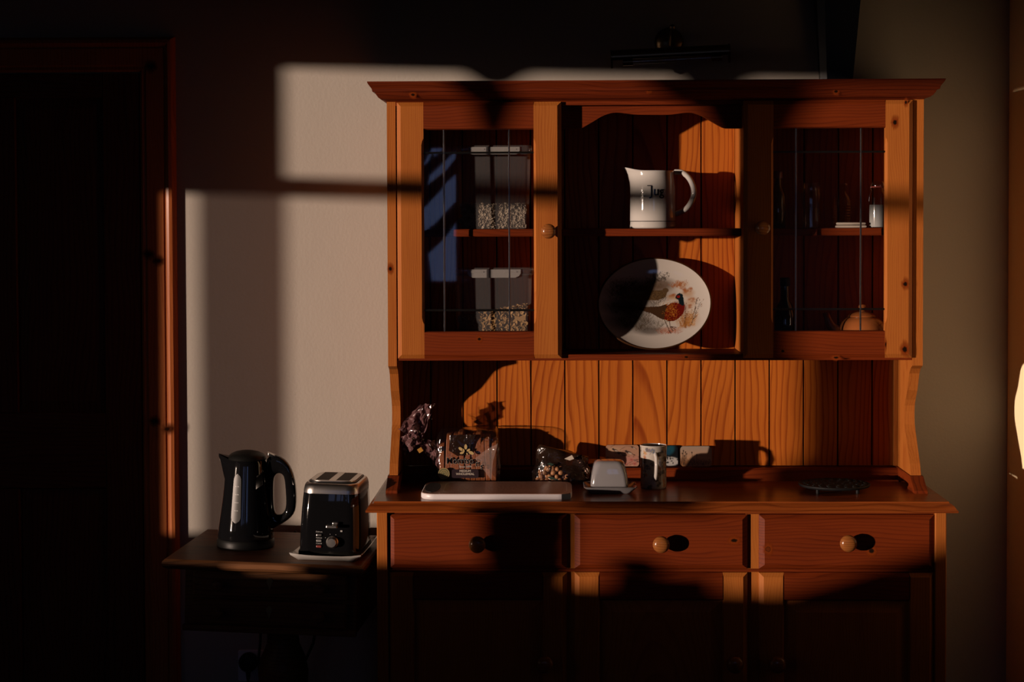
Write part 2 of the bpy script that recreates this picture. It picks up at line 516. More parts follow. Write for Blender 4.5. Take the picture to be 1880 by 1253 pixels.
def text_mesh(s, size, bold=0.0):
    cu = bpy.data.curves.new('t', 'FONT'); cu.body = s; cu.size = size; cu.align_x = 'CENTER'; cu.align_y = 'CENTER'
    cu.offset = bold; cu.resolution_u = 3
    o = bpy.data.objects.new('t', cu); COL.objects.link(o)
    bpy.context.view_layer.update()
    me = bpy.data.meshes.new_from_object(o.evaluated_get(bpy.context.evaluated_depsgraph_get()))
    bpy.data.objects.remove(o); bpy.data.curves.remove(cu)
    return me


def lettering(name, s, size, m, parent, fn, bold=0.0, org=None, extra=None):
    """writing laid on a surface: fn(u, v) gives the point on the surface"""
    me = text_mesh(s, size, bold)
    b = bmesh.new(); b.from_mesh(me); bpy.data.meshes.remove(me)
    if extra: extra(b)
    bmesh.ops.subdivide_edges(b, edges=b.edges[:], cuts=1)
    o0 = org if org is not None else ORG[parent]
    for v in b.verts: v.co = Vector(fn(v.co.x, v.co.y)) - o0
    me = bpy.data.meshes.new(name); b.to_mesh(me); b.free(); me.materials.append(m)
    o = bpy.data.objects.new(name, me); COL.objects.link(o); o.parent = parent
    return o


def add_print(me, uv, img):
    """store the picture (numpy h,w,3 linear) on the vertices; uv in 0..1, v up"""
    h, w, _ = img.shape
    a = me.color_attributes.new('print', 'FLOAT_COLOR', 'POINT')
    u = np.clip(np.array([q[0] for q in uv]), 0, 1) * (w - 1); v = (1 - np.clip(np.array([q[1] for q in uv]), 0, 1)) * (h - 1)
    c = K * img[np.round(v).astype(int), np.round(u).astype(int)]
    c = np.concatenate([c, np.ones((len(c), 1))], 1).astype(np.float32)
    a.data.foreach_set('color', c.ravel())


def lin(r, g, b):
    f = lambda c: ((c / 255 + 0.055) / 1.055) ** 2.4 if c > 10 else c / 255 / 12.92
    return np.array([f(r), f(g), f(b)])


class Pic:
    """small painter for flat prints; coordinates in pixels of its own canvas"""
    def __init__(s, w, h, base):
        s.w, s.h = w, h; s.a = np.ones((h, w, 3)) * np.array(base)
        s.Y, s.X = np.mgrid[0:h, 0:w].astype(float)

    def blend(s, mask, col):
        m = np.clip(mask, 0, 1)[..., None]; s.a = s.a * (1 - m) + np.array(col) * m

    def poly(s, pts, col, al=1.0):
        ins = np.zeros((s.h, s.w), bool); n = len(pts)
        for i in range(n):
            (x0, y0), (x1, y1) = pts[i], pts[(i + 1) % n]
            if y0 == y1: continue
            c = ((y0 > s.Y) != (y1 > s.Y)) & (s.X < (x1 - x0) * (s.Y - y0) / (y1 - y0) + x0)
            ins ^= c
        s.blend(ins * al, col)

    def ell(s, cx, cy, rx, ry, col, al=1.0, soft=0.2, rot=0.0):
        c, n = math.cos(rot), math.sin(rot)
        dx, dy = s.X - cx, s.Y - cy
        d = np.sqrt(((dx * c + dy * n) / rx) ** 2 + ((-dx * n + dy * c) / ry) ** 2)
        s.blend(np.clip((1 - d) / soft + 0.5, 0, 1) * al, col)

    def line(s, x0, y0, x1, y1, wd, col, al=1.0):
        a0, a1 = int(max(0, min(x0, x1) - wd - 2)), int(min(s.w, max(x0, x1) + wd + 3))
        b0, b1 = int(max(0, min(y0, y1) - wd - 2)), int(min(s.h, max(y0, y1) + wd + 3))
        if a1 <= a0 or b1 <= b0: return
        X, Y = s.X[b0:b1, a0:a1], s.Y[b0:b1, a0:a1]
        L = (x1 - x0) ** 2 + (y1 - y0) ** 2 + 1e-9
        t = np.clip(((X - x0) * (x1 - x0) + (Y - y0) * (y1 - y0)) / L, 0, 1)
        d = np.hypot(X - x0 - t * (x1 - x0), Y - y0 - t * (y1 - y0))
        m = np.clip(wd / 2 - d + 0.5, 0, 1)[..., None] * al
        s.a[b0:b1, a0:a1] = s.a[b0:b1, a0:a1] * (1 - m) + np.array(col) * m


# ================================================================== THE ROOM
XL, XR, YB, ZC = -2.80, 1.213, -6.5, 2.42
YW = 0.10                          # face of the back wall
struct('floor', MB().box(XL - .1, XR + .1, YB - .1, 0.3, -0.08, 0.0, 0), M['floor'])
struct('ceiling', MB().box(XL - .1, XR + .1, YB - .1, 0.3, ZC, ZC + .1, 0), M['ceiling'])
struct('wall_back', MB().box(XL - .05, XR + .15, YW, YW + .12, 0, ZC, 0), M['wall'])
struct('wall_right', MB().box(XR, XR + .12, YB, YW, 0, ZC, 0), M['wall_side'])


def yw(u):
    return -(u - XL) / SUN_T


# left wall with its window: one tall opening and a narrow side light
TH = 0.05
shift = TH / SUN_T
def uw(px):
    return P(px, 400, YW).x - SUN_T * YW


A1, A0 = yw(uw(326)), yw(uw(362))
UB = uw(525)
B1, B0 = yw(UB), yw(2.08) - shift
SILL, TRA0, TRA1 = 0.714, 1.643, 1.697
HEAD = P(600, 126, YW).z + SUN_E * (YW - yw(uw(600)))
A0 -= shift
wl_ = MB()
X0, X1 = XL - TH, XL
wl_.box(X0, X1, A1, YW, 0, ZC, 0)
wl_.box(X0, X1, A0, A1, 0, SILL, 0)
wl_.box(X0, X1, A0, A1, TRA0, ZC, 0)
wl_.box(X0, X1, B1, A0, 0, SILL, 0)
wl_.box(X0, X1, B1, A0, TRA0, ZC, 0)
wl_.box(X0, X1, B0, B1, 0, SILL, 0)
wl_.box(X0, X1, B0, B1, HEAD, ZC, 0)
wl_.box(X0, X1, YB, B0, 0, ZC, 0)
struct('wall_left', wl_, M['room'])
w1 = struct('window_1', MB().box(XL - .055, XL + .005, B0, B1, TRA0, TRA1, 0.002), M['pine_door_h'])
MB().box(XL - .05, XL + .16, B0 - .06, A1 + .05, SILL - .03, SILL, 0.002).build('sill', M['pine_door_h'], w1)
# rear wall with the window whose sky shows in the glass
rb = MB()
RX0, RX1, RZ0, RZ1 = -2.6, -0.55, 1.10, 1.945
RX2, RX3 = .15, 1.08  # edges of an extra opening, added to let in more blue sky
rb.box(XL, RX0, YB - .1, YB, 0, ZC, 0); rb.box(RX1, RX2, YB - .1, YB, 0, ZC, 0); rb.box(RX3, XR, YB - .1, YB, 0, ZC, 0)
rb.box(RX2, RX3, YB - .1, YB, 0, RZ0, 0); rb.box(RX2, RX3, YB - .1, YB, RZ1, ZC, 0)
rb.box(RX0, RX1, YB - .1, YB, 0, RZ0, 0); rb.box(RX0, RX1, YB - .1, YB, RZ1, ZC, 0)
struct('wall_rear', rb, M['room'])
struct('sun_block_wall', MB().box(-3.1, -2.85, -10.0, YB - .1, -.3, 2.6, 0), M['room'])     # added unseen wall that keeps the evening sun off the rear window
w2 = struct('window_2', MB().box(RX0, RX1, YB - .07, YB - .02, RZ0, RZ0 + .05, .002), M['pine_door_h'])
w3 = struct('added_window', MB().box(RX2, RX3, YB - .07, YB - .02, RZ0, RZ0 + .05, .002), M['pine_door_h'])  # second rear window, added for more blue sky light
for x in (RX2, .59, RX3 - .05):
    MB().box(x, x + .05, YB - .07, YB - .02, RZ0, RZ1, .002).build('glazing_bar', M['pine_door'], w3)
for x in (RX0, -1.36, RX1 - .05):
    MB().box(x, x + .05, YB - .07, YB - .02, RZ0, RZ1, .002).build('glazing_bar', M['pine_door'], w2)

# skirting
bb = MB()
bb.loops([[(x, YW + y, z) for y, z in ((0, 0), (-.018, 0), (-.018, .10), (-.010, .12), (0, .125))] for x in (-1.02, XR)])
struct('baseboard_back', bb, M['pine_door_h'])

# black tapered timber over the dresser
p0, p1 = P(1507, 150, YW - .03), P(1565, 150, YW - .03)
q0, q1 = P(1494, -60, YW - .03), P(1581, -60, YW - .03)
tb = MB()


def ring(xa, xb, z, yf, ch):
    return [(xa, YW, z), (xb, YW, z), (xb, YW + yf, z), (xa + ch, YW + yf, z), (xa, YW + yf + ch * .8, z)]


tb.loops([ring(p0.x, p1.x, 1.70, -.035, .016), ring(p0.x, p1.x, p0.z, -.035, .016), ring(q0.x, q1.x, q0.z, -.075, .020), ring(q0.x - .02, q1.x + .02, ZC, -.10, .022)])
struct('trim_1', tb, M['beam'])

# ------------------------------------------------------------------ door on the left with its architrave
AX1, AX0 = P(323, 500, YW - .02).x, P(259, 500, YW - .02).x     # outer and inner edge of the right architrave
AZ1, AZ0 = P(200, 70, YW - .02).z, P(200, 132, YW - .02).z
DW = 0.78
DX0 = AX0 - DW
aw = AX1 - AX0
prof = [(0, 0), (0, -.012), (.006, -.016), (.014, -.014), (.018, -.018), (aw * .66, -.020), (aw * .70, -.017), (aw * .74, -.021), (aw * .82, -.024), (aw * .91, -.022), (aw * .97, -.015), (aw, -.006), (aw, 0)]


def arch_side(sign, xin):
    b = MB()
    b.loops([[(xin + sign * d, YW + y, 0.0) for d, y in prof], [(xin + sign * d, YW + y, AZ0 + d) for d, y in prof]])
    return b


door = struct('door_1', MB().box(DX0 + .002, AX0 - .002, YW - .0015, YW - .0005, 0.01, AZ0 - .002, 0), M['pine_door'])
arch_side(1, AX0).build('architrave', M['pine_arch'], door)
arch_side(-1, DX0).build('architrave', M['pine_arch'], door)
hb = MB(); hb.loops([[(DX0 - d, YW + y, AZ0 + d) for d, y in prof], [(AX0 + d, YW + y, AZ0 + d) for d, y in prof]])
hb.build('architrave', M['pine_arch'], door)
xs, xm = AX0 - P(192, 500, YW).x, 0.10
stw = AX0 - P(193, 500, YW).x
pw = (DW - 2 * stw - xm) / 2
zr = [0.0, 0.22, P(100, 897, YW).z, P(100, 757, YW).z, P(100, 180, YW).z, AZ0]
MB().fbox(AX0 - stw, AX0 - .003, YW - .002, YW - .013, .01, AZ0 - .003, .002, .002, .0, .0, .004).build('stile', M['pine_door'], door)
MB().fbox(DX0 + .003, DX0 + stw, YW - .002, YW - .013, .01, AZ0 - .003, .002, .002, .0, .0, .004).build('stile', M['pine_door'], door)
for a, b_ in ((zr[0] + .01, zr[1]), (zr[2], zr[3]), (zr[4], zr[5] - .003)):
    MB().fbox(DX0 + stw, AX0 - stw, YW - .002, YW - .013, a, b_, 0, 0, .003, .003, .004).build('rail', M['pine_door_h'], door)
for a, b_ in ((zr[1], zr[2]), (zr[3], zr[4])):
    MB().fbox(DX0 + stw + pw, DX0 + stw + pw + xm, YW - .002, YW - .013, a, b_, .003, .003, 0, 0, .004).build('muntin', M['pine_door'], door)
    for x in (DX0 + stw, DX0 + stw + pw + xm):
        MB().fbox(x, x + pw, YW - .002, YW - .008, a, b_, .03, .03, .03, .03, .006).build('panel', M['pine_door'], door)
for (px, py) in ((272, 467), (291, 479), (277, 122), (284, 774), (308, 788)):
    c = P(px, py, YW - .022); knot(door, (c.x, c.z), .012, .008, YW - .0275 if px > 300 else YW - .0205, core=(.012, .005, .003), rim=(.06, .016, .006))

# ================================================================== THE DRESSER BASE
BL0, BL1, BR0, BR1 = -.436, -.4095, .9054, .9326
YF, YBK = -.45, .07
WZ = .829
base = empty('pine_sideboard', (0.248, -.25, 0), 'pine sideboard forming the lower half of the dresser, with three drawers over three panelled doors', 'dresser')
for a, b_ in ((BL0, BL1), (BR0, BR1)):
    MB().fbox(a, b_, YBK, YF, 0, .804, .002, .002, 0, 0, .002).build('side_panel', M['pine_v'], base)
MB().box(BL1, BR0, YBK, YBK + .008, .05, .80, 0).build('back_panel', M['pine_h'], base)
MB().box(BL1, BR0, YBK - .002, YF + .05, .10, .115, 0).build('bottom_board', M['pine_h'], base)
MB().box(BL1, BR0, YF + .035, YF + .05, 0.0, .10, 0.001).build('plinth', M['pine_h'], base)
MB().box(BL1, BR0, YF + .03, YF + .012, .7955, .804, 0.0005).build('top_rail', M['pine_h'], base)
MB().box(BL1, BR0, YF + .16, YF + .008, .6555, .6625, 0.0008).build('drawer_rail', M['pine_h'], base)
cols = ((-.4069, .0231), (.0415, .4575), (.4849, .9041))
for a, b_ in ((.0231, .0415), (.4575, .4849)):
    MB().box(a - .004, b_ + .004, YF + .25, YF + .014, .115, .7955, 0.001).build('divider', M['pine_v'], base)
# worktop with its moulded lip
wt = MB()
wt.loops([[(-.460 + o, .08, z), (.954 - o, .08, z), (.954 - o, -.480 + o, z), (-.460 + o, -.480 + o, z)] for z, o in
          ((.804, .002), (.8045, 0), (.8095, 0), (.8115, .003), (.8195, .008), (.8245, .0145), (.8248, .018), (WZ, .019))])
wt.build('worktop', M['pine_top'], base)


def knob_prof(r):
    return [(r * .55, 0), (r * .50, -.006), (r * .42, -.012), (r * .50, -.017), (r * .86, -.020), (r * 1.0, -.026), (r * .98, -.031), (r * .85, -.0355), (r * .55, -.0385), (r * .2, -.0395)]


drawer_knobs = ((876, 1001), (1214, 1001), (1558, 999))
KN = 0
for (a, b_), (kx, ky) in zip(cols, drawer_knobs):
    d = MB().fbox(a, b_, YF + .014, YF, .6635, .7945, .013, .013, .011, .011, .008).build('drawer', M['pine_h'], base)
    c = P(kx, ky, YF - .03)
    MB().lathe(knob_prof(.0205), 28, (c.x, YF, c.z), 'Y').build('knob', M['knob_wood'], d, smooth=True)
    MB().box(a + .012, b_ - .012, YF + .30, YF + .0142, .675, .78, 0).build('drawer_box', M['pine_v'], d)
c = P(1348, 993, YF); knot(base, (c.x, c.z), .012, .006, YF - .0004)
c = P(1600, 1012, YF); knot(base, (c.x, c.z), .010, .008, YF - .0004)
c = P(1410, 1009, YF); knot(base, (c.x, c.z), .009, .009, YF - .0004, core=(.10, .02, .005))
base_knobs = ((1000, 1222), (1350, 1222), (1428, 1222))
for i, ((a, b_), (kx, ky)) in enumerate(zip(cols, base_knobs)):
    z0, z1, sw = .12, .6545, .060
    dr = MB().fbox(a + sw, b_ - sw, YF + .012, YF + .003, z0 + .07, z1 - .066, .03, .03, .03, .03, .007).build('door', M['pine_v'], base)
    MB().fbox(a, a + sw, YF + .016, YF, z0, z1, .011, .003, .010, .010, .007).build('stile', M['pine_v'], dr)
    MB().fbox(b_ - sw, b_, YF + .016, YF, z0, z1, .003, .011, .010, .010, .007).build('stile', M['pine_v'], dr)
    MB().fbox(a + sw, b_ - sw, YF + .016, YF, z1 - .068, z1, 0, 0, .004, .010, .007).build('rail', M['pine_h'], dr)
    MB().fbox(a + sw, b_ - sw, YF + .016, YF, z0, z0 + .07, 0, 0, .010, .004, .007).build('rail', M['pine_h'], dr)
    c = P(kx, ky, YF - .03)
    MB().lathe(knob_prof(.0205), 24, (c.x, YF, c.z), 'Y').build('knob', M['knob_wood'], dr, smooth=True)

# ================================================================== THE HUTCH
HL0, HL1, HR0, HR1 = -.4219, -.4003, .8820, .9074
YP, YDOOR, YBD = -.285, -.300, -.080
hutch = empty('dresser_hutch', (.243, -.18, WZ), 'pine plate-rack hutch with two leaded glass doors standing on the dresser base', 'dresser')
# side panels: front edge scooped between the cupboard and the worktop
edge_px = [(1692.3, 671), (1690.4, 677), (1687.9, 686), (1686.3, 700), (1684.3, 717), (1682.3, 727), (1680.9, 734), (1679.4, 745), (1679.0, 756), (1679.0, 768), (1679.5, 780), (1681.0, 793), (1682.9, 806), (1684.8, 821), (1686.9, 835.6), (1689.2, 852), (1690.9, 871)]
scoop = [(YP, 1.802), (YP, 1.155)]
for px, py in edge_px:
    q = PX(px, py, HR1); scoop.append((min(q.y, -.125), q.z))
scoop.append((scoop[-1][0], WZ + .036))
scoop[2] = (YP, scoop[2][1])
side_pts = scoop + [(.06, WZ + .036), (.06, 1.802)]
for a, b_ in ((HL0, HL1), (HR0, HR1)):
    MB().prism(side_pts, lambda y, z, a=a: (a, y, z), lambda y, z, b_=b_: (b_, y, z)).build('side_panel', M['pine_v'], hutch)
FT = WZ + .036
foot = [(-.335, WZ), (-.335, WZ + .007), (-.283, FT - .001), (-.281, FT), (.06, FT), (.06, WZ), (-.09, WZ), (-.13, WZ), (-.145, WZ + .008), (-.165, WZ + .013), (-.215, WZ + .013), (-.235, WZ + .008), (-.25, WZ)]
for a, b_ in ((HL0 - .003, HL1 + .004), (HR0 - .004, HR1 + .003)):
    MB().prism(foot, lambda y, z, a=a: (a, y, z), lambda y, z, b_=b_: (b_, y, z)).build('foot', M['pine_y'], hutch)
# cornice
co = MB()
co.loops([[(HL0 - o, .06, z), (HR1 + o, .06, z), (HR1 + o, YP - .002 - o, z), (HL0 - o, YP - .002 - o, z)] for z, o in
          ((1.8005, .001), (1.803, .004), (1.8055, .013), (1.810, .019), (1.817, .024), (1.8225, .0265), (1.8235, .032), (1.831, .034), (1.839, .040), (1.8445, .0435), (1.848, .044))])
co.build('cornice', M['pine_cornice'], hutch)
# backboards, one by one, with dark grooves between
gx = [HL1 - .0, -.330] + [-.245 + .0886 * i for i in range(13)] + [HR0]
gx = [g for i, g in enumerate(gx) if i == 0 or g - gx[i - 1] > .02]
for a, b_ in zip(gx, gx[1:]):
    MB().fbox(a + .0016, b_ - .0016, YBD + .012, YBD, FT - .001, 1.80, .0008, .0008, 0, 0, .002).build('plank', M['pine_plank'], hutch)
MB().box(HL1, HR0, YBD + .012, YBD + .016, FT - .001, 1.80, 0).build('backing_sheet', M['groove_dark'], hutch)
# bottom batten and corner fillets
MB().fbox(HL1 - .002, HR0 + .002, YBD + .014, -.118, WZ, FT - .003, 0, 0, 0, .004, .004).build('batten', M['pine_h'], hutch)
for a in (HL1, HR0 - .010):
    MB().box(a, a + .010, YBD, YBD - .014, FT, 1.15, .001).build('corner_fillet', M['pine_v'], hutch)
# cupboard carcass
MB().box(HL1, HR0, YBD, -.282, 1.1545, 1.1695, .001).build('bottom_shelf', M['pine_h'], hutch)
MB().box(HL1, HR0, YBD + .01, YP, 1.790, 1.8004, .001).build('top_board', M['pine_h'], hutch)
for a, b_ in ((-.006, .0125), (.4625, .481)):
    MB().box(a, b_, YBD, -.279, 1.1698, 1.7898, .001).build('divider', M['pine_v'], hutch)
for a, b_ in ((HL1, -.0062), (.0127, .4623), (.4812, HR0)):
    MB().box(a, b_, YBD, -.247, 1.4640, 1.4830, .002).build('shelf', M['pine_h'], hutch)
# arched valance in the open bay
vp = [(1064, 236), (1069, 235), (1074, 232), (1089, 223.4), (1105, 213.8), (1122, 207.8), (1137, 207), (1154, 209), (1173, 210.7), (1223.5, 211), (1242.7, 209), (1259.5, 207), (1273.8, 207.8), (1290.6, 213.8), (1307, 223.4), (1321.7, 231.8), (1328, 234.6), (1333, 236)]
pts = []
for px, py in vp:
    q = P(px, py, -.257); pts.append((q.x, q.z))
zlo = min(q[1] for q in pts)
sm = []
for i in range(len(pts) - 1):
    a_, b_, c_, d_ = [Vector(pts[k]) for k in (max(i - 1, 0), i, i + 1, min(i + 2, len(pts) - 1))]
    for k in range(4):
        t = k / 4; sm.append(tuple(.5 * (2 * b_ + (c_ - a_) * t + (2 * a_ - 5 * b_ + 4 * c_ - d_) * t * t + (3 * b_ - a_ - 3 * c_ + d_) * t ** 3)))
pts = sm
va = [(.0128, 1.7895), (.0128, zlo)] + [q for q in pts if .02 < q[0] < .455] + [(.4622, zlo), (.4622, 1.7895)]
MB().prism(va, lambda x, z: (x, -.257, z), lambda x, z: (x, -.239, z)).build('valance', M['pine_h'], hutch)


def hutch_door(x0, x1, si, flip, kx, ky, cames_v, cames_h):
    z0, z1 = 1.1610, 1.7985
    r0, r1 = 1.2286, 1.7299
    sl_, sr = (si if not flip else si)
    door = MB().box(x0 + sl_ - .004, x1 - sr + .004, YDOOR + .0075, YDOOR + .0105, r0 - .004, r1 + .004, 0).build('door', M['glass'], hutch)

    def stile(a, b_, outer_left):
        # outer arris moulded, inner arris a stopped chamfer
        ch, oc, dep = .0055, .010, .007
        xi, xo, sg = (b_, a, 1) if outer_left else (a, b_, -1)
        za, zb = r0 + .018, r1 - .022
        front = [(xo + sg * oc, z0 + .010), (xi, z0 + .010), (xi, za), (xi - sg * ch * .6, za + .006), (xi - sg * ch, za + .016), (xi - sg * ch, zb - .016), (xi - sg * ch * .6, zb - .006), (xi, zb), (xi, z1 - .010), (xo + sg * oc, z1 - .010)]
        mid = [(xo, z0), (xi, z0), (xi, za), (xi, za + .006), (xi, za + .016), (xi, zb - .016), (xi, zb - .006), (xi, zb), (xi, z1), (xo, z1)]
        b = MB()
        b.loops([[(x, YDOOR + .018, z) for x, z in mid], [(x, YDOOR + dep, z) for x, z in mid], [(x, YDOOR, z) for x, z in front]])
        return b.build('stile', M['pine_v'], door)
    s1 = stile(x0, x0 + sl_, True); s2 = stile(x1 - sr, x1, False)
    MB().fbox(x0 + sl_, x1 - sr, YDOOR + .018, YDOOR, r1, z1, 0, 0, .003, .010, .006).build('rail', M['pine_h'], door)
    MB().fbox(x0 + sl_, x1 - sr, YDOOR + .018, YDOOR, z0, r0, 0, 0, .010, .002, .006).build('rail', M['pine_h'], door)
    for x in cames_v:
        w = .0021
        b = MB(); b.loops([[(x - w, YDOOR + .0105, z), (x - w, YDOOR + .0072, z), (x - w * .5, YDOOR + .0055, z), (x + w * .5, YDOOR + .0055, z), (x + w, YDOOR + .0072, z), (x + w, YDOOR + .0105, z), (x, YDOOR + .0125, z)] for z in (r0 - .003, r1 + .003)])
        b.build('lead_came', M['lead'], door)
    for z in cames_h:
        w = .0026
        b = MB(); b.loops([[(x, YDOOR + .0105, z - w), (x, YDOOR + .0074, z - w), (x, YDOOR + .006, z), (x, YDOOR + .0074, z + w), (x, YDOOR + .0105, z + w), (x, YDOOR + .012, z)] for x in (x0 + sl_ - .003, x1 - sr + .003)])
        b.build('lead_came', M['lead'], door)
    c = P(kx, ky, YDOOR - .03)
    MB().lathe(knob_prof(.0185), 28, (c.x, YDOOR, c.z), 'Y').build('knob', M['knob_wood'], door, smooth=True)
    return door, s1, s2


hd1, a1, a2 = hutch_door(-.3962, .0123, (.0664, .0688), False, 1007, 425, (-.2796, -.1176), (1.673, 1.2812))
hd2, b1, b2 = hutch_door(.4625, .8790, (.0733, .0682), False, 1401, 419, (.5922, .752), (1.6716, 1.282))
for px, py, rx, rz in ((1643, 225, .0075, .0085), (1662, 522, .007, .008), (1661, 642, .0085, .011), (1663, 188, .004, .006), (1626, 633, .002, .009)):
    c = P(px, py, YDOOR); knot(b2, (c.x, c.z), rx, rz, YDOOR - .0004)
for px, py, rx, rz in ((880, 623, .0065, .005),):
    c = P(px, py, YDOOR); knot(hd1, (c.x, c.z), rx, rz, YDOOR - .0004)
for px, py, rx, rz in ((1437, 645, .006, .0055), (1535, 657, .009, .004)):
    c = P(px, py, YDOOR); knot(hd2, (c.x, c.z), rx, rz, YDOOR - .0004)
c = P(716.5, 494, YP); knot(hutch, (c.x, c.z), .006, .007, YP - .0004)
for px, py in ((758, 174), (1192, 165), (1535, 168)):
    c = P(px, py, YP - .03); knot(hutch, (c.x, c.z), .007, .005, YP - .0285)
c = P(1260, 656, -.283); knot(hutch, (c.x, c.z), .007, .004, -.2824)

# ================================================================== PICTURE LIGHT
pl_y = YW - .13
la, lb = P(1122, 104, pl_y), P(1338, 93, pl_y)
lamp = empty('picture_light', ((la.x + lb.x) / 2, YW, (la.z + lb.z) / 2), 'dark bronze picture light mounted on the wall above the dresser', 'lamp')
ux = (lb - la).normalized(); uz = Vector((0, 1, 0)).cross(ux) * -1
if uz.z < 0: uz = -uz
uy = Vector((0, 1, 0))
b = MB()
sh = []
for t in np.linspace(0, 1, 2):
    pass
ring_o = [(math.cos(a), math.sin(a)) for a in np.linspace(R(-15), R(215), 16)]
def shade_ring(p, ro, ri):
    return [p + uy * (-c * ro) + uz * (s * ro) for c, s in ring_o] + [p + uy * (-c * ri) + uz * (s * ri) for c, s in ring_o[::-1]]
b.loops([shade_ring(la, .0165, .0145), shade_ring(lb, .0165, .0145)])
b.build('shade', M['bronze'], lamp, smooth=50)
for p in (la, lb):
    sgn = 1 if p is la else -1
    b = MB()
    pts = [(math.cos(a) * .018, math.sin(a) * .018) for a in np.linspace(0, math.pi, 12)] + [(-.018, -.004), (-.010, -.026), (0, -.031), (.008, -.026), (.018, -.004)]
    b.loops([[p + uy * (-c) + uz * s - ux * .002 for c, s in pts], [p + uy * (-c) + uz * s + ux * .003 for c, s in pts]])
    b.build('end_cap', M['bronze'], lamp)
MB().tube([la + ux * .03 - uz * .016, lb - ux * .02 - uz * .016], .0075, 12).build('bulb', M['jar_glass'], lamp, smooth=True)
for p, d in ((la + ux * .03, 1), (lb - ux * .045, 1)):
    MB().tube([p - uz * .016, p + ux * .026 - uz * .016], .010, 12).build('bulb_socket', M['bronze'], lamp, smooth=40)
wc = P(1228, 78, YW)
MB().lathe([(.039, 0), (.039, -.006), (.033, -.014), (.015, -.019), (.006, -.020)], 28, (wc.x, YW, wc.z), 'Y').build('wall_plate', M['bronze'], lamp, smooth=True)
mid = (la + lb) / 2
MB().tube([(wc.x + .002, YW - .012, wc.z - .01), (wc.x + .003, YW - .05, wc.z + .015), (wc.x + .004, YW - .08, wc.z + .026), (wc.x + .004, YW - .11, wc.z + .018), (wc.x + .003, YW - .128, mid.z + .014)], .0055, 10).build('arm', M['bronze'], lamp, smooth=True)
MB().lathe([(.008, 0), (.009, .006), (.005, .011), (.001, .012)], 14, (wc.x + .004, YW - .08, wc.z + .028)).build('finial', M['bronze'], lamp, smooth=True)

# ================================================================== SIDE TABLE (stands a little out of true)
TC = Vector((-.703, -.235, .671))
TROT = Matrix.Rotation(R(-3.0), 3, 'Z') @ Matrix.Rotation(R(1.5), 3, 'Y')
TEUL = TROT.to_euler()


def T(p):
    return TC + TROT @ (Vector(p) - TC)


table = empty('side_table', (TC.x, TC.y, 0), 'dark oak pedestal side table with two drawers beside the dresser', 'table')
tx0, tx1, ty0, ty1, tz = -.952, -.455, -.450, -.022, .677
b = MB()
b.loops([[(tx0 + o, ty1, z), (tx1 - o, ty1, z), (tx1 - o, ty0 + o, z), (tx0 + o, ty0 + o, z)] for z, o in ((.652, .012), (.655, .006), (.660, .001), (.666, 0), (.672, .002), (.676, .006), (tz, .008))])
b.build('table_top', M['oak'], table, xf=T)
ax0, ax1, ay0, ay1, az0, az1 = -.905, -.478, -.415, -.05, .500, .652
MB().box(ax0, ax1, ay0 + .014, ay1, az0, az1, .002).build('drawer_case', M['oak'], table, xf=T)
MB().box(ax0 - .002, ax1 + .002, ay0 + .001, ay0 + .013, az0 - .004, az0 + .012, .002).build('case_moulding', M['oak'], table, xf=T)
for z0, z1, kz in ((.584, .646, .622), (.516, .576, .552)):
    d = MB().fbox(ax0 + .022, ax1 - .022, ay0 + .0135, ay0, z0, z1, .005, .005, .004, .004, .003).build('drawer', M['oak'], table, xf=T)
    cx = (ax0 + ax1) / 2
    e = MB()
    out = [(0.0075 * math.cos(a), 0.0085 * math.sin(a) + .004) for a in np.linspace(R(-25), R(205), 12)] + [(0, -.017)]
    e.prism(out, lambda u, v: (cx - .0 + u, ay0 - .0015, kz + v), lambda u, v: (cx + u, ay0 + .002, kz + v))
    e.build('escutcheon', M['brass'], d, xf=T)
    for sx in (-.125, .125):
        MB().lathe([(.006, 0), (.005, -.010), (.012, -.014), (.015, -.020), (.011, -.026), (.003, -.028)], 16, (cx + sx, ay0, (z0 + z1) / 2), 'Y').build('drawer_knob', M['oak'], d, smooth=True, xf=T)
pc = P(520, 1200, -.235)
MB().lathe([(.085, .520), (.085, .507), (.06, .495), (.047, .487), (.044, .470), (.040, .45), (.042, .43), (.055, .40), (.064, .36), (.060, .30), (.040, .24), (.036, .20), (.05, .17), (.055, .12), (.05, .09), (.03, .08)], 32, (pc.x, -.235, 0)).build('pedestal', M['oak'], table, smooth=True)
for a in (90, 210, 330):
    c, s = math.cos(R(a)), math.sin(R(a))
    MB().tube([(pc.x + c * d, -.235 + s * d * .75, z) for d, z in ((.02, .14), (.08, .15), (.15, .10), (.20, .045), (.25, .020))], .02, 10, rs=[.028, .027, .023, .020, .0195]).build('leg', M['oak'], table, smooth=True)

# ------------------------------------------------------------------ kettle
kb = T((PZ(452, 1003, .677).x + .0, -.235, .677))
kettle = empty('kettle', kb, 'black jug kettle with clear water gauge on the dark side table', 'kettle', rot=TEUL, local=True)
S = .00136
b = MB()
lp = []
for z, r, off in ((.022, .0705, 0), (.026, .0715, 0), (.05, .0690, 0), (.09, .0640, 0), (.13, .0590, 0), (.17, .0542, 0), (.205, .0505, .0), (.216, .0495, 0), (.222, .047, 0)):
    ring_ = []
    for i in range(40):
        a = 2 * math.pi * i / 40
        rx = r * (1 + .0 * math.cos(a))
        x = rx * math.cos(a); y = r * 1.0 * math.sin(a)
        # spout beak on the left near the top
        w = max(0, -math.cos(a)) ** 14 * max(0, min(1, (z - .165) / .06))
        x -= .028 * w
        ring_.append((x, y, z + .012 * w))
    lp.append(ring_)
b.loops(lp)
b.build('body', M['black_gloss'], kettle, smooth=40)
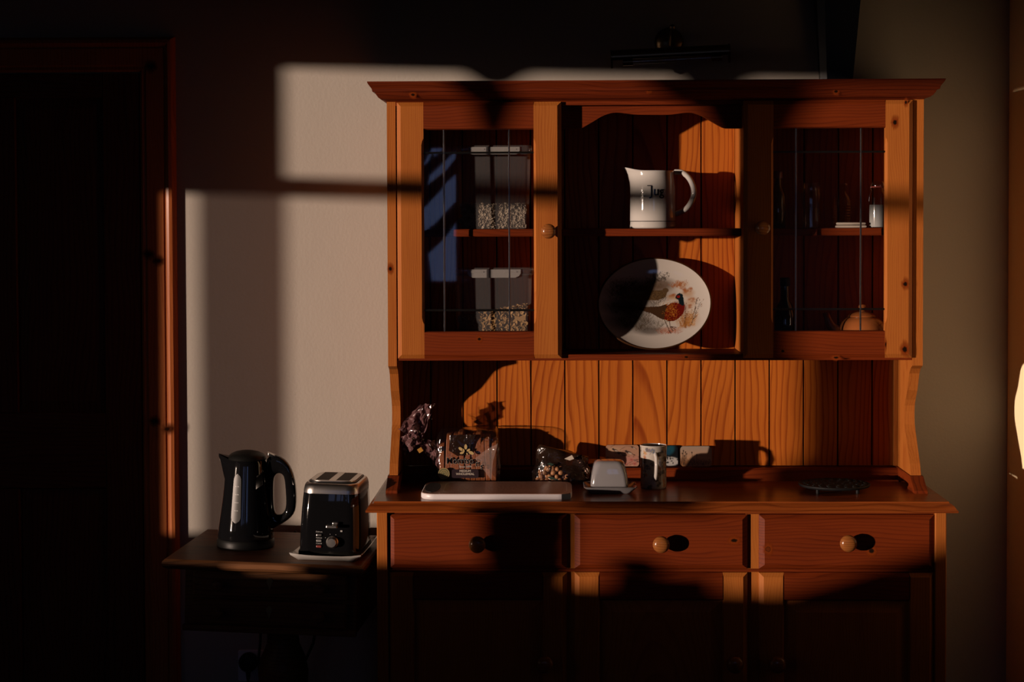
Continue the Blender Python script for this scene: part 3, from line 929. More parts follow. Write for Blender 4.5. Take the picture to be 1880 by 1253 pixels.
MB().lathe([(.0485, .2215), (.0495, .2245), (.047, .230), (.041, .2355), (.030, .2405), (.016, .2435), (.002, .2445)], 36).build('lid', M['black_satin'], kettle, smooth=True)
MB().lathe([(.070, 0), (.073, .003), (.073, .016), (.070, .0215)], 40).build('power_base', M['black_satin'], kettle, smooth=40)
def handle_px(px, py):
    # picture offsets from the middle of the kettle foot, in metres
    return ((px - 453) * .001375, (1004 - py) * .001375)


outer = [handle_px(*q) for q in ((489, 846), (492, 836), (503, 832), (516, 835), (528, 844), (537, 858), (543, 876), (546, 898), (547, 920), (545, 936), (538, 948), (526, 957), (512, 966), (500, 974), (493, 962), (490, 930), (489, 900), (489, 870))]
inner = [handle_px(*q) for q in ((504, 876), (507, 870), (511, 867), (516, 867), (521, 870), (524, 877), (525.5, 888), (527, 904), (528, 918), (527.5, 930), (524, 939), (518, 943.5), (512, 943), (507, 940), (505, 930), (504, 915), (503.5, 900), (503.5, 888))]
oc_ = Vector((sum(q[0] for q in outer) / 18, sum(q[1] for q in outer) / 18)); ic_ = Vector((sum(q[0] for q in inner) / 18, sum(q[1] for q in inner) / 18))
def hring(src, ctr, k, y): return [(ctr.x + (x - ctr.x) * k, y, ctr.y + (z - ctr.y) * k) for x, z in src]
b = MB()
rs_ = b.loops([hring(outer, oc_, 1, .004), hring(outer, oc_, 1, -.004), hring(outer, oc_, .975, -.010), hring(outer, oc_, .90, -.0135), hring(inner, ic_, 1.35, -.0135), hring(inner, ic_, 1.10, -.010), hring(inner, ic_, 1, -.004), hring(inner, ic_, 1, .004), hring(inner, ic_, 1.10, .010), hring(inner, ic_, 1.35, .0135), hring(outer, oc_, .90, .0135), hring(outer, oc_, .975, .010)], False, False)
n_ = 18
for i_ in range(n_):
    k_ = (i_ + 1) % n_
    b.face((rs_[-1][i_], rs_[-1][k_], rs_[0][k_], rs_[0][i_]))
b.build('handle', M['black_gloss'], kettle, smooth='all', sub=1)
b = MB(); b.loops([[(x, y, z) for x, y in rrect(.052, .076, -.010, .010, .006)] for z in (0.0, .007)])
for v in b.bm.verts:
    v.co.z += .2345 - (v.co.x - .052) * .40
b.build('lid_button', M['chrome'], kettle, smooth=40)
# water gauge on the front face
b = MB()
rows = []
for i in range(21):
    t = i / 20; z = .068 + t * .122
    hw = .0132 * (1 - .28 * t) * math.sqrt(max(0.02, 1 - max(0, abs(t - .5) * 2 - .72) ** 2 / .0785))
    rr = .0716 - (z - .026) * .1205 + .0012
    rows.append([(-.012 + u * hw, -math.sqrt(rr ** 2 - (-.012 + u * hw) ** 2), z) for u in (-1, -.5, 0, .5, 1)])
b.loops(rows, False, False, closed=False)
b.build('water_gauge', M['gauge'], kettle, smooth=True)
for z in (.098, .118, .138, .158):
    rr = .0716 - (z - .026) * .1205 + .0018
    for k in range(3):
        b = MB(); x0_, x1_ = -.016 + k * .0035, -.0138 + k * .0035
        b.loops([[(x, -math.sqrt(rr ** 2 - x ** 2), zz) for x in (x0_, x1_)] for zz in (z, z + .0025)], False, False, closed=False)
        b.build('gauge_mark', M['silverprint'], kettle)

# ------------------------------------------------------------------ toaster on its tray
fc = PZ(605, 1016, .690)
tray_c = T((-.556, -.285, .677))
tray = empty('square_dish', tray_c, 'white square china dish under the black toaster', 'dish', rot=TEUL, local=True)
b = MB()
def trr(hx, hy, z, sag=0.0):
    return [(sx * hx * (1 - .03 * (1 - abs(t))), 0, 0) for sx, t in ()]
def sq(hx, hy, z, lift):
    pts = []
    n = 8
    for (xa, ya, xb, yb) in ((-hx, -hy, hx, -hy), (hx, -hy, hx, hy), (hx, hy, -hx, hy), (-hx, hy, -hx, -hy)):
        for i in range(n):
            t = i / n; e = abs(t - .5) * 2
            k = 1 - .03 * (1 - e ** 2)
            pts.append(((xa + (xb - xa) * t) * k, (ya + (yb - ya) * t) * k, z + lift * e ** 3))
    return pts
b.loops([sq(.066, .105, 0, 0), sq(.070, .110, .001, 0), sq(.086, .130, .0115, .004), sq(.0885, .133, .0155, .006), sq(.086, .130, .0160, .006), sq(.070, .112, .0055, 0), sq(.02, .04, .0050, 0)])
b.build('dish', M['china'], tray, smooth=50)
toaster = empty('toaster', T((-.554, -.280, .677 + .0055)), 'black two-slot toaster with steel top on a white dish', 'toaster', rot=TEUL, local=True)
hx, hy = .0755, .105
def tr_(k, z, ky=None, r=.03):
    ky = ky or k
    return [(x, y, z) for x, y in rrect(-hx * k, hx * k, -hy * ky, hy * ky, r, 6)]
MB().loops([tr_(1.02, 0), tr_(1.03, .006), tr_(1.03, .012), tr_(1.0, .015)]) 
b = MB(); b.loops([tr_(1.0, .001), tr_(1.035, .004), tr_(1.035, .012), tr_(1.0, .016)]); b.build('foot_plinth', M['black_satin'], toaster, smooth=40)
b = MB(); b.loops([tr_(1.0, .016), tr_(.995, .06), tr_(.97, .11), tr_(.94, .145), tr_(.925, .158)]); b.build('body', M['black_gloss'], toaster, smooth=35)
b = MB(); b.loops([tr_(.928, .1565), tr_(.925, .164), tr_(.90, .174), tr_(.86, .1795), tr_(.80, .181)]); b.build('top_rim', M['steel'], toaster, smooth=True)
b = MB(); b.loops([tr_(.79, .1805, .80), tr_(.785, .1835, .795), tr_(.76, .184, .77)]); b.build('top_gasket', M['black_satin'], toaster, smooth=40)
b = MB(); b.loops([tr_(.74, .1835, .74), tr_(.735, .1860, .735), tr_(.72, .1862, .72)]); b.build('top_plate', M['steel'], toaster, smooth=40)
for sx in (-.0255, .0255):
    MB().box(sx - .0165, sx + .0165, -.066, .066, .1856, .1868, .0004).build('slot', M['black_rubber'], toaster)
yf = -hy * 1.0
MB().box(-.004, .024, yf - .020, yf + .002, .076, .084, .0025, 2).build('lever', M['steel'], toaster)
MB().box(.010, .024, yf - .008, yf + .004, .084, .090, .002, 2).build('lever_stem', M['steel'], toaster)
MB().lathe([(.0150, 0), (.0150, -.004), (.0128, -.006), (.0120, -.014), (.0105, -.016), (.002, -.0162)], 28, (.010, yf + .001, .040), 'Y').build('browning_dial', M['steel'], toaster, smooth=40)
for z, m_, nm in ((.056, 'steel', 'button'), (.042, 'grey_button', 'button'), (.028, 'red_led', 'button')):
    MB().box(-.030, -.0165, yf - .003, yf + .004, z - .003, z + .003, .0018, 2).build(nm, M[m_], toaster)
for s_, z in (('Defrost', .0640), ('Reheat', .0493), ('Cancel', .0353)):
    lettering('lettering', s_, .0052, M['silverprint'], toaster, lambda u, v, z=z: (-.0233 + u, yf - .0006 + .0, z + v))
for a in range(5):
    an = R(150 - a * 42); MB().lathe([(.0009, 0), (.0009, -.0006)], 8, (.010 + .020 * math.cos(an), yf - .0002, .040 + .020 * math.sin(an)), 'Y').build('dial_mark', M['silverprint'], toaster)
MB().box(.029, .034, yf - .0006, yf + .001, .0655, .0695, 0).build('dial_mark', M['silverprint'], toaster)

# ------------------------------------------------------------------ wall socket, plugs and flexes
sc = P(478, 1222, YW)
sock = empty('wall_socket', (sc.x, YW, sc.z), 'white double wall socket low on the wall under the side table', 'socket')
b = MB(); b.loops([[(x, y, z) for x, z in rrect(sc.x - .060, sc.x + .086, sc.z - .043, sc.z + .043, .006)] for y in (YW, YW - .008)])
b.build('face_plate', M['white_plastic'], sock, bevel=.002)
for dx in (-.02, .05):
    MB().box(sc.x + dx - .006, sc.x + dx + .006, YW - .011, YW - .007, sc.z + .022, sc.z + .034, .001).build('switch', M['white_plastic'], sock)


def plug(px, py, label, flex):
    c = P(px, py, YW - .03)
    o = empty('power_plug', (c.x, YW - .008, c.z), label, 'plug', 'plugs in the wall socket')
    MB().lathe([(.024, -.0085), (.026, -.014), (.026, -.03), (.021, -.040), (.006, -.042)], 24, (c.x, YW, c.z), 'Y').build('plug_body', M['black_satin'], o, smooth=40)
    MB().tube([(c.x, YW - .025, c.z - .020), (c.x, YW - .026, c.z - .045)], .006, 10, rs=[.0075, .005]).build('strain_relief', M['black_rubber'], o, smooth=True)
    MB().tube([(c.x, YW - .026, c.z - .042)] + [P(q[0], q[1], YW + q[2]) for q in flex], .0038, 8).build('flex', M['black_rubber'], o, smooth=True)


plug(455, 1218, 'black plug in the left-hand socket below the table, flex falling', [(455, 1262, -.03), (466, 1290, -.035), (480, 1262, -.035), (474, 1215, -.035), (478, 1180, -.03), (480, 1100, -.02), (470, 995, -.018), (466, 975, -.018)])
plug(500, 1216, 'black plug in the socket just behind the pedestal of the table', [(500, 1262, -.03), (520, 1290, -.035), (545, 1245, -.035), (560, 1215, -.03), (575, 1182, -.03), (590, 1100, -.02), (560, 990, -.018), (540, 976, -.018)])
c0 = PZ(515, 986, .685)
flx = bpy.data.objects
o = MB().tube([T((-.655, -.055, .681)), T((-.63, -.052, .6825)), T((-.605, -.058, .683)), T((-.588, -.070, .682)), T((-.598, -.082, .681)), T((-.63, -.080, .681)), T((-.66, -.09, .681))], .0032, 8).build('spare_cord', M['brass'], smooth=True)
tag(o, 'short loop of pale cord lying on the side table behind the kettle', 'cord')

# ================================================================== JUG
jx = P(1198, 420, -.17).x
jz = 1.483
jug = empty('jug', (jx, -.165, jz), 'white china jug with black lettering on the middle shelf', 'jug')
def jpx(px, py): return P(px, py, -.165)
jr = (jpx(1240, 400).x - jpx(1156, 400).x) / 2
jcx = (jpx(1240, 400).x + jpx(1156, 400).x) / 2
jh = jpx(1200, 314).z - jz
prof = [(jr * .90, 0), (jr * .995, .002), (jr * 1.005, .006), (jr * .985, .016), (jr, .018), (jr * .995, .05), (jr * .985, jh * .70), (jr * .965, jh * .80), (jr * .935, jh * .90), (jr * .925, jh * .96), (jr * .935, jh)]
prof_in = [(jr * .905, jh * 1.0), (jr * .89, jh * .95), (jr * .93, jh * .7), (jr * .93, .03), (jr * .3, .008)]
lp = []
for r, h in prof + prof_in:
    rg = []
    for i in range(56):
        a = 2 * math.pi * i / 56
        x, y = r * math.cos(a), r * math.sin(a)
        k = max(0, -math.cos(a)) ** 4.5
        g = max(0, (h / jh - .64) / .36)
        x -= k * .024 * g ** 2.6
        z = h + k * .012 * g ** 2.2 - .004 * max(0, -math.cos(a)) ** 30 * g ** 6
        rg.append((jcx + x, -.165 + y, jz + z))
    lp.append(rg)
b = MB(); b.loops(lp); jb = b.build('body', M['china'], jug, smooth='all')
hq = [(1239, 316), (1252, 317), (1264, 326), (1272, 341), (1274, 357), (1268, 373), (1258, 385), (1240, 393)]
hp = [P(px, py, -.165 - .40 * max(0, (px - 1240) * .00139)) for px, py in hq]
sp = []
for i in range(len(hp) - 1):
    a_, b_, c_, d_ = hp[max(i - 1, 0)], hp[i], hp[i + 1], hp[min(i + 2, len(hp) - 1)]
    for k in range(4):
        t = k / 4
        sp.append(.5 * (2 * b_ + (c_ - a_) * t + (2 * a_ - 5 * b_ + 4 * c_ - d_) * t * t + (3 * b_ - a_ - 3 * c_ + d_) * t ** 3))
sp.append(hp[-1])
MB().tube(sp, .0072, 12, flat=1.15).build('handle', M['china'], jug, smooth='all')
MB().lathe([(jr * 1.0015, .0177), (jr * 1.004, .0185), (jr * 1.002, .0193)], 56, (jcx, -.165, jz), cap0=False, cap1=False).build('painted_line', M['ink'], jug)


def on_jug(u, v, x0, z0):
    a = (x0 - jcx + u) / jr
    return (jcx + jr * 1.004 * math.sin(a), -.165 - jr * 1.004 * math.cos(a), z0 + v)


c = jpx(1203, 352)
def serifs(bm_):
    pass
lettering('lettering', 'Jug', .034, M['ink'], jug, lambda u, v: on_jug(u * .92, v, c.x + .002, c.z), bold=.0003)
# serifs of the capital and small letters
def jb_box(x0, x1, z0, z1):
    b = MB(); b.loops([[on_jug(0, 0, x, z) for x in np.linspace(x0, x1, 5)] for z in (z0, z1)], False, False, closed=False)
    b.build('lettering', M['ink'], jug)
for px0, px1, py0, py1 in ((1186, 1194, 341, 342.6),):
    q0, q1 = jpx(px0, py1), jpx(px1, py0); jb_box(q0.x, q1.x, q0.z, q1.z)
lettering('lettering', 'Milk', .012, M['ink'], jug, lambda u, v: on_jug(u, v, jpx(1176, 352).x, jpx(1176, 352).z), bold=.0002) if False else None
# small printed flourish to the left of the word
for k, (px, py, r_) in enumerate(((1175, 351, .0026), (1178, 354, .002), (1173, 356, .0018), (1178, 361, .003), (1174, 364, .0022), (1177, 368, .0022), (1180, 366, .0015), (1179, 372, .0016))):
    q = jpx(px, py); b = MB()
    b.loops([[on_jug(r_ * s_ * math.cos(t), r_ * s_ * math.sin(t), q.x, q.z) for t in np.linspace(0, 2 * math.pi, 11)[:-1]] for s_ in (.35, 1.0)], False, False)
    b.build('flourish', M['ink'], jug)

# ================================================================== PLATTER
pc0 = P(1201, 559.5, -.145)
plat = empty('oval_platter', (pc0.x, -.16, 1.1695), 'oval china platter painted with a pheasant, leaning on the lower open shelf', 'platter')
def zc(x, y): return (x, y)
PW, PH = 520, 414      # canvas: zoom picture / (693,550) half axes
def cv(zx, zy): return ((zx - 739) / 693 * 260 + 260, (zy - 627) / 550 * 207 + 207)
rng = random.Random(4)
pic = Pic(PW, PH, lin(214, 206, 196))
def tuft(zx, zy, n, ln, col, spread=.9, w=1.4, al=.85, up=-1):
    for _ in range(n):
        x0, y0 = cv(zx + rng.uniform(-40, 40), zy + rng.uniform(-14, 14)); a = rng.uniform(-spread, spread); L_ = rng.uniform(.5, 1) * ln * .375
        pic.line(x0, y0, x0 + math.sin(a) * L_, y0 + up * math.cos(a) * L_, w, col, al)
brown, dk, tan, rust = lin(92, 66, 44), lin(52, 40, 30), lin(190, 145, 98), lin(168, 98, 48)
for zx, zy, rx, ry, c_, al in ((560, 460, 340, 130, brown, .85), (430, 640, 280, 100, dk, .85), (470, 820, 280, 110, dk, .75), (820, 370, 160, 70, brown, .8), (680, 930, 150, 50, dk, .7), (1150, 480, 70, 45, tan, .65), (1190, 580, 60, 55, tan, .55), (1080, 380, 70, 40, tan, .5), (960, 520, 60, 30, tan, .7), (1150, 800, 110, 90, tan, .5), (920, 920, 130, 35, lin(190, 120, 85), .6), (1010, 700, 200, 130, lin(222, 196, 160), .5)):
    x, y = cv(zx, zy); pic.ell(x, y, rx * .375, ry * .375, c_, al, .9)
for _ in range(90):
    tuft(rng.uniform(220, 860), rng.uniform(380, 930), 10, rng.uniform(60, 150), rng.choice([brown, dk, lin(70, 60, 34)]), 1.0, 1.2, .55)
for zx, zy in ((780, 330), (700, 360), (860, 320), (480, 380), (360, 430), (300, 500)):
    tuft(zx, zy, 26, 110, dk, 1.1, 1.2, .7)
for zx, zy in ((1040, 400), (1000, 400), (1080, 400)): tuft(zx, zy, 22, 80, rust, 1.0, 1.2, .8)
for zx, zy in ((1170, 440), (1130, 450), (1190, 560), (1160, 640), (960, 500), (1090, 430)):
    for _ in range(7):
        x, y = cv(zx + rng.uniform(-30, 30), zy + rng.uniform(-22, 22)); pic.ell(x, y, rng.uniform(4, 9), rng.uniform(3, 6), rust, .45, .7)
for zx in range(1060, 1200, 16): tuft(zx, 900 - (zx - 1060) * .2, 12, 190, rng.choice([rust, lin(150, 95, 40), lin(196, 140, 70)]), .5, 1.2, .8)
def branch(x0, y0, x1, y1, n):
    a, b_ = cv(x0, y0), cv(x1, y1); pic.line(*a, *b_, 1.6, dk, .9)
    for i in range(n):
        t = rng.uniform(.25, 1); mx_, my_ = a[0] + (b_[0] - a[0]) * t, a[1] + (b_[1] - a[1]) * t; an = rng.uniform(-2.6, -.5)
        ex, ey = mx_ + math.cos(an) * 22, my_ + math.sin(an) * 22; pic.line(mx_, my_, ex, ey, 1.1, dk, .9); pic.ell(ex, ey, 2.2, 2.2, rust * .6, .9)
branch(1170, 880, 1290, 610, 12); branch(1190, 850, 1250, 590, 8); branch(1100, 860, 1120, 650, 5)
for zx in (830, 880, 940, 1000): tuft(zx, 965, 16, 60, lin(176, 96, 66), 1.2, 1.2, .7)
# hen behind, tail to the left
pic.poly([cv(*q) for q in ((290, 530), (600, 480), (680, 440), (820, 440), (870, 430), (900, 460), (880, 520), (780, 560), (650, 555))], lin(104, 80, 52))
for _ in range(260):
    x, y = cv(rng.uniform(600, 880), rng.uniform(440, 555)); pic.ell(x, y, 1.8, 1.1, dk, .6)
pic.ell(*cv(880, 440), 14, 11, lin(96, 74, 50))
# the cock
pic.poly([cv(*q) for q in ((905, 600), (880, 690), (865, 800), (800, 775), (700, 715), (560, 675), (400, 665), (230, 640), (420, 622), (640, 640), (800, 632))], lin(74, 50, 32))
for i in range(16):
    x = 300 + i * 36; pic.line(*cv(x, 628), *cv(x + 12, 664), 1.3, dk, .7)
pic.poly([cv(*q) for q in ((858, 792), (872, 700), (900, 620), (950, 590), (1010, 588), (1060, 612), (1110, 618), (1108, 670), (1080, 730), (1040, 775), (985, 808), (920, 816))], lin(112, 32, 18))
pic.ell(*cv(1040, 660), 34, 30, lin(112, 22, 20), .7, .8)
for _ in range(420):
    zx, zy = rng.gauss(950, 45), rng.gauss(690, 55)
    if zx < 1060 and zy < 800:
        x, y = cv(zx, zy); pic.ell(x, y, rng.uniform(1, 2.2), rng.uniform(.8, 1.6), rng.choice([lin(206, 138, 52), lin(80, 24, 14), lin(190, 100, 40)]), .75)
pic.poly([cv(*q) for q in ((1030, 556), (1045, 606), (1078, 628), (1106, 622), (1100, 560), (1088, 500), (1082, 476), (1074, 492), (1052, 474), (1020, 490), (1002, 512), (994, 540), (1016, 548))], lin(22, 34, 40))
pic.ell(*cv(1034, 518), 8, 6, lin(150, 30, 24)); pic.ell(*cv(1034, 512), 2.2, 2.2, lin(10, 8, 8))
pic.poly([cv(*q) for q in ((1004, 536), (984, 548), (1012, 552))], lin(190, 160, 110))
for a_ in (((918, 812), (928, 880)), ((868, 815), (930, 965)), ((928, 880), (1000, 892)), ((928, 880), (990, 915)), ((928, 882), (960, 935)), ((862, 800), (880, 850))):
    pic.line(*cv(*a_[0]), *cv(*a_[1]), 3.0, lin(70, 46, 34))
# body of the platter: an oval dish, tilted back on its foot and turned a little in its own plane
RA, RB_ = .1455, .1215
lean = R(19); turn = R(4.5)
rings = [(0.0, .024), (1.0, 0)]
n_r, n_s = 90, 280
verts, uvs, faces = [], [], []
def plate_pt(a, q, dpt):
    x, z = RA * q * math.cos(a), RB_ * q * math.sin(a)
    x, z = x * math.cos(turn) - z * math.sin(turn), x * math.sin(turn) + z * math.cos(turn)
    return x, z, dpt
def depth(q):
    for (q0, d0), (q1, d1) in zip(rings, rings[1:]):
        if q <= q1:
            t = (q - q0) / (q1 - q0); return d0 + (d1 - d0) * (.25 * t ** 2 + .75 * t ** 4)
    return rings[-1][1]
zlow = RB_ * math.cos(turn) * 1.0
CY_ = -.160
def world_pt(x, z, d):
    # z along the leaning face, d is depth behind the rim
    return Vector((pc0.x + x, CY_ + (z + zlow) * math.sin(lean) - .045 + d * math.cos(lean), 1.1715 + (z + zlow) * math.cos(lean) - d * math.sin(lean) + .006))
for i in range(n_r + 1):
    q = .004 + (1 - .004) * i / n_r
    for j in range(n_s):
        a = 2 * math.pi * j / n_s
        x, z, d = plate_pt(a, q, depth(q))
        verts.append(world_pt(x, z, d) - ORG[plat])
        # the picture stays level, so sample it in the un-turned frame
        uvs.append((.5 + x / RA * .5, .5 + z / RB_ * .5))
for i in range(n_r):
    for j in range(n_s):
        k = (j + 1) % n_s
        faces.append((i * n_s + j, i * n_s + k, (i + 1) * n_s + k, (i + 1) * n_s + j))
faces.append(tuple(range(n_s - 1, -1, -1)))
me = bpy.data.meshes.new('well'); me.from_pydata(verts, [], faces); add_print(me, uvs, pic.a); me.materials.append(M['print_gloss'])
for p in me.polygons: p.use_smooth = True
o = bpy.data.objects.new('well', me); COL.objects.link(o); o.parent = plat
b = MB()
lp = []
for q, d in ((.978, -.0002), (.996, -.0014), (1.010, .001), (1.004, .006), (.95, .012), (.80, .022), (.70, .028), (.66, .032), (.5, .032)):
    lp.append([world_pt(*plate_pt(2 * math.pi * j / 96, q, d)) for j in range(96)])
b.loops(lp[:4], False, False).__len__(); b.build('rim', M['gold'], plat, smooth='all')
b = MB(); b.loops(lp[3:], False, True); b.build('underside', M['china'], plat, smooth=40)

# ================================================================== FOOD BOXES IN THE LEFT CUPBOARD
def food_box(pxl, pxr, pytop, zb, label, kindname, mm, filltop, name):
    yc, hd = -.165, .048
    xa, xb = P(pxl, 400, yc - hd).x, P(pxr, 400, yc - hd).x
    zt = P(900, pytop, yc - hd).z
    cx, hw = (xa + xb) / 2, (xb - xa) / 2
    root = empty(name, (cx, yc, zb), label, 'food box', 'clear food boxes in the left cupboard')
    def rr(k, z, r=.014, dx=0): return [(x, y, z) for x, y in rrect(cx - hw * k + dx, cx + hw * k - dx, yc - hd * k + dx, yc + hd * k - dx, r, 4)]
    b = MB(); b.loops([rr(.90, zb), rr(.915, zb + .002), rr(.955, zt - .022), rr(.975, zt - .016)], True, False); b.build('tub', M['box'], root, smooth=45)
    b = MB(); b.loops([rr(.97, zt - .020), rr(1.0, zt - .018), rr(1.0, zt - .003), rr(.98, zt)], True, True); b.build('lid', M['box'], root, smooth=45)
    lw = hw * .66
    b = MB(); pts = [(-lw, .008), (-lw, -.002), (-lw * .94, -.009), (-lw * .8, -.0135), (lw * .8, -.0135), (lw * .94, -.009), (lw, -.002), (lw, .008)]
    lx = cx + hw * .03
    b.prism(pts, lambda u, v: (lx + u, yc - hd * 1.0 - .004, zt - .012 + v), lambda u, v: (lx + u, yc - hd * 1.0 - .0005, zt - .012 + v)); cl = b.build('clip_flap', M['box_lid'], root, bevel=.001)
    for s_ in (-.62, .62):
        MB().box(lx + s_ * lw - .016, lx + s_ * lw + .016, yc - hd - .0052, yc - hd - .0038, zt - .012, zt - .0085, .0004).build('clip_rib', M['box_lid'], cl)
    # the cereal inside: an uneven heap of flakes
    b = MB()
    rg = random.Random(name + str(pxl))
    x0_, x1_ = cx - hw * .86, cx + hw * .86
    y0_, y1_ = yc - hd * .86, yc + hd * .86
    def top(x): return zb + filltop[0] + (filltop[1] - filltop[0]) * (x - x0_) / (x1_ - x0_)
    core = [[(x, y, zb + .003) for x, y in ((x0_ + .006, y0_ + .006), (x1_ - .006, y0_ + .006), (x1_ - .006, y1_ - .006), (x0_ + .006, y1_ - .006))],
            [(x, y, top(x) - .006) for x, y in ((x0_ + .006, y0_ + .006), (x1_ - .006, y0_ + .006), (x1_ - .006, y1_ - .006), (x0_ + .006, y1_ - .006))]]
    b.loops(core)
    sz = .0042 if kindname == 'rolled_oats' else .0072
    nf = 1500 if kindname == 'rolled_oats' else 620
    for _ in range(nf):
        if rg.random() < .62:
            x = rg.uniform(x0_ + .002, x1_ - .002); y = y0_ + rg.uniform(0, .006); z = rg.uniform(zb + .004, top(x) - .001)
            nrm = Vector((rg.uniform(-.8, .8), -1, rg.uniform(-.8, .8)))
        else:
            x = rg.uniform(x0_ + .002, x1_ - .002); y = rg.uniform(y0_, y1_); z = top(x) + rg.uniform(-.005, .003)
            nrm = Vector((rg.uniform(-.9, .9), rg.uniform(-.9, .9), 1))
        q = nrm.to_track_quat('Z', 'X'); r_ = sz * rg.uniform(.6, 1.15); ph = rg.uniform(0, 6.28)
        cup = r_ * rg.uniform(.1, .5)
        c_ = b.bm.verts.new(Vector((x, y, z)) - q @ Vector((0, 0, cup)))
        vs = [b.bm.verts.new(Vector((x, y, z)) + q @ Vector((r_ * math.cos(ph + k * 1.047) * rg.uniform(.7, 1.1), r_ * math.sin(ph + k * 1.047) * rg.uniform(.6, 1), rg.uniform(-.2, .2) * r_))) for k in range(6)]
        for k in range(6): b.face((c_, vs[k], vs[(k + 1) % 6]))
    o = b.build(kindname, mm, org=Vector((cx, yc, zb)))
    return root, o


r_, o = food_box(834, 977, 267, 1.483, 'clear plastic tub of rolled oats on the upper left shelf', 'rolled_oats', M['oats'], (.062, .062), 'cereal_tub')
tag(o, 'pale rolled oats filling the bottom third of the upper tub', 'cereal', kind='stuff')
r_, o = food_box(830, 979, 492, 1.1695, 'clear plastic tub of corn flakes at the bottom of the left cupboard', 'corn_flakes', M['flakes'], (.090, .118), 'cereal_tub')
tag(o, 'golden corn flakes heaped towards the right in the lower tub', 'cereal', kind='stuff')

# ================================================================== RIGHT CUPBOARD
zs = 1.483
def glass_jar(px, y, prof, label, name='storage_jar', m_='jar_glass', cat='jar', grp=None, seg=28):
    c = P(px, 415, y)
    o = empty(name, (c.x, y, zs), label, cat, grp)
    MB().lathe(prof, seg, (c.x, y, zs), cap1=False).build('glass', M[m_], o, smooth=True)
    return o, c.x


# clip-top jar with white powder
o, x_ = glass_jar(1611, -.225, [(.019, 0), (.021, .002), (.0215, .008), (.0215, .075), (.020, .084), (.0135, .093), (.0125, .099), (.0165, .104)], 'small clip-top jar half full of white powder, beside the right stile')
MB().lathe([(.0165, .105), (.0165, .112), (.013, .1165), (.002, .118)], 28, (x_, -.225, zs)).build('jar_lid', M['jar_glass'], o, smooth=True)
MB().lathe([(.0195, .002), (.0202, .003), (.0202, .057), (.0195, .058)], 24, (x_, -.225, zs)).build('powder', M['salt'], o, smooth=40)
for s_ in (-1, 1):
    MB().tube([(x_ + s_ * .0135, -.225, zs + .112), (x_ + s_ * .019, -.225, zs + .100), (x_ + s_ * .0155, -.225, zs + .094), (x_ + s_ * .021, -.226, zs + .080), (x_ + s_ * .0215, -.226, zs + .066)], .0009, 6).build('wire_clip', M['chrome'], o)
MB().lathe([(.0172, .101), (.0178, .1025), (.0172, .104)], 28, (x_, -.225, zs), cap0=False, cap1=False).build('rubber_ring', M['red_led'], o, smooth=True)
# ribbed bottle
rp = [(.024, 0), (.026, .003)]
for k in range(8):
    rp += [(.026, .008 + k * .007), (.0245, .0115 + k * .007)]
rp += [(.025, .068), (.020, .082), (.013, .090), (.0125, .094), (.015, .0965), (.0125, .099), (.015, .1015), (.0125, .104), (.016, .108), (.0155, .113)]
glass_jar(1545, -.150, rp, 'ribbed glass bottle with a threaded neck behind the pale bundle on the upper right shelf', 'glass_bottle', cat='bottle')
# tumbler and storage jar further left
glass_jar(1489, -.165, [(.022, 0), (.024, .002), (.0245, .06), (.026, .085), (.0245, .092), (.0235, .112), (.025, .115)], 'tall clear storage jar beside the left came of the right door')
o, x_ = glass_jar(1428, -.200, [(.018, 0), (.019, .002), (.019, .082), (.012, .098), (.009, .108), (.009, .128)], 'slim amber bottle at the left end of the upper right shelf', 'amber_bottle', 'amber', 'bottle')
MB().lathe([(.011, .126), (.0115, .128), (.0115, .142), (.010, .144)], 18, (x_, -.200, zs)).build('bottle_cap', M['red_led'], o, smooth=40)
# two pale flat sticks
for k, (z_, lab) in enumerate(((zs + .0035, 'lower of two pale flat wooden sticks lying on the upper right shelf'), (zs + .0108, 'upper of two pale flat wooden sticks lying on the upper right shelf'))):
    xa, xb = P(1534, 417, -.243).x, P(1591, 417, -.243).x
    o = MB().tube([(xa + .002 * k, -.241, z_), (xa + .004, -.241, z_), (xb - .004, -.241, z_), (xb - .002 * k, -.241, z_)], .0033, 10, rs=[.0022, .0033, .0033, .0022]).build('wooden_stick', M['white_print'], smooth=40)
    tag(o, lab, 'stick', 'pale sticks on the upper right shelf')
# teapot
tpx = P(1583, 600, -.175)
tp = empty('teapot', (tpx.x, -.175, 1.1695), 'glazed terracotta teapot in the bottom of the right cupboard', 'teapot')
Rt = .0625
MB().lathe([(.035, 0), (.040, .003), (.052, .014), (.060, .030), (Rt, .045), (.0605, .060), (.054, .074), (.044, .083), (.034, .088)], 40, (tpx.x, -.175, 1.1695)).build('body', M['terracotta'], tp, smooth=True)
MB().lathe([(.036, .0875), (.037, .090), (.030, .096), (.018, .100), (.008, .1015), (.006, .104), (.009, .108), (.0105, .113), (.008, .118), (.002, .120)], 32, (tpx.x, -.175, 1.1695)).build('lid', M['terracotta'], tp, smooth=True)
s0 = [P(px, py, -.178) for px, py in ((1545, 612), (1533, 606), (1525, 598), (1520, 586), (1516, 574))]
b = MB(); b.tube(s0, .01, 14, rs=[.019, .015, .0115, .0090, .0085]); b.build('spout', M['terracotta'], tp, smooth='all')
h0 = Vector((tpx.x, -.175, 1.1695))
MB().tube([h0 + Vector(q) for q in ((.053, 0, .074), (.075, 0, .080), (.090, 0, .066), (.090, 0, .045), (.078, 0, .028), (.058, 0, .024))], .006, 10).build('handle', M['terracotta'], tp, smooth=True)
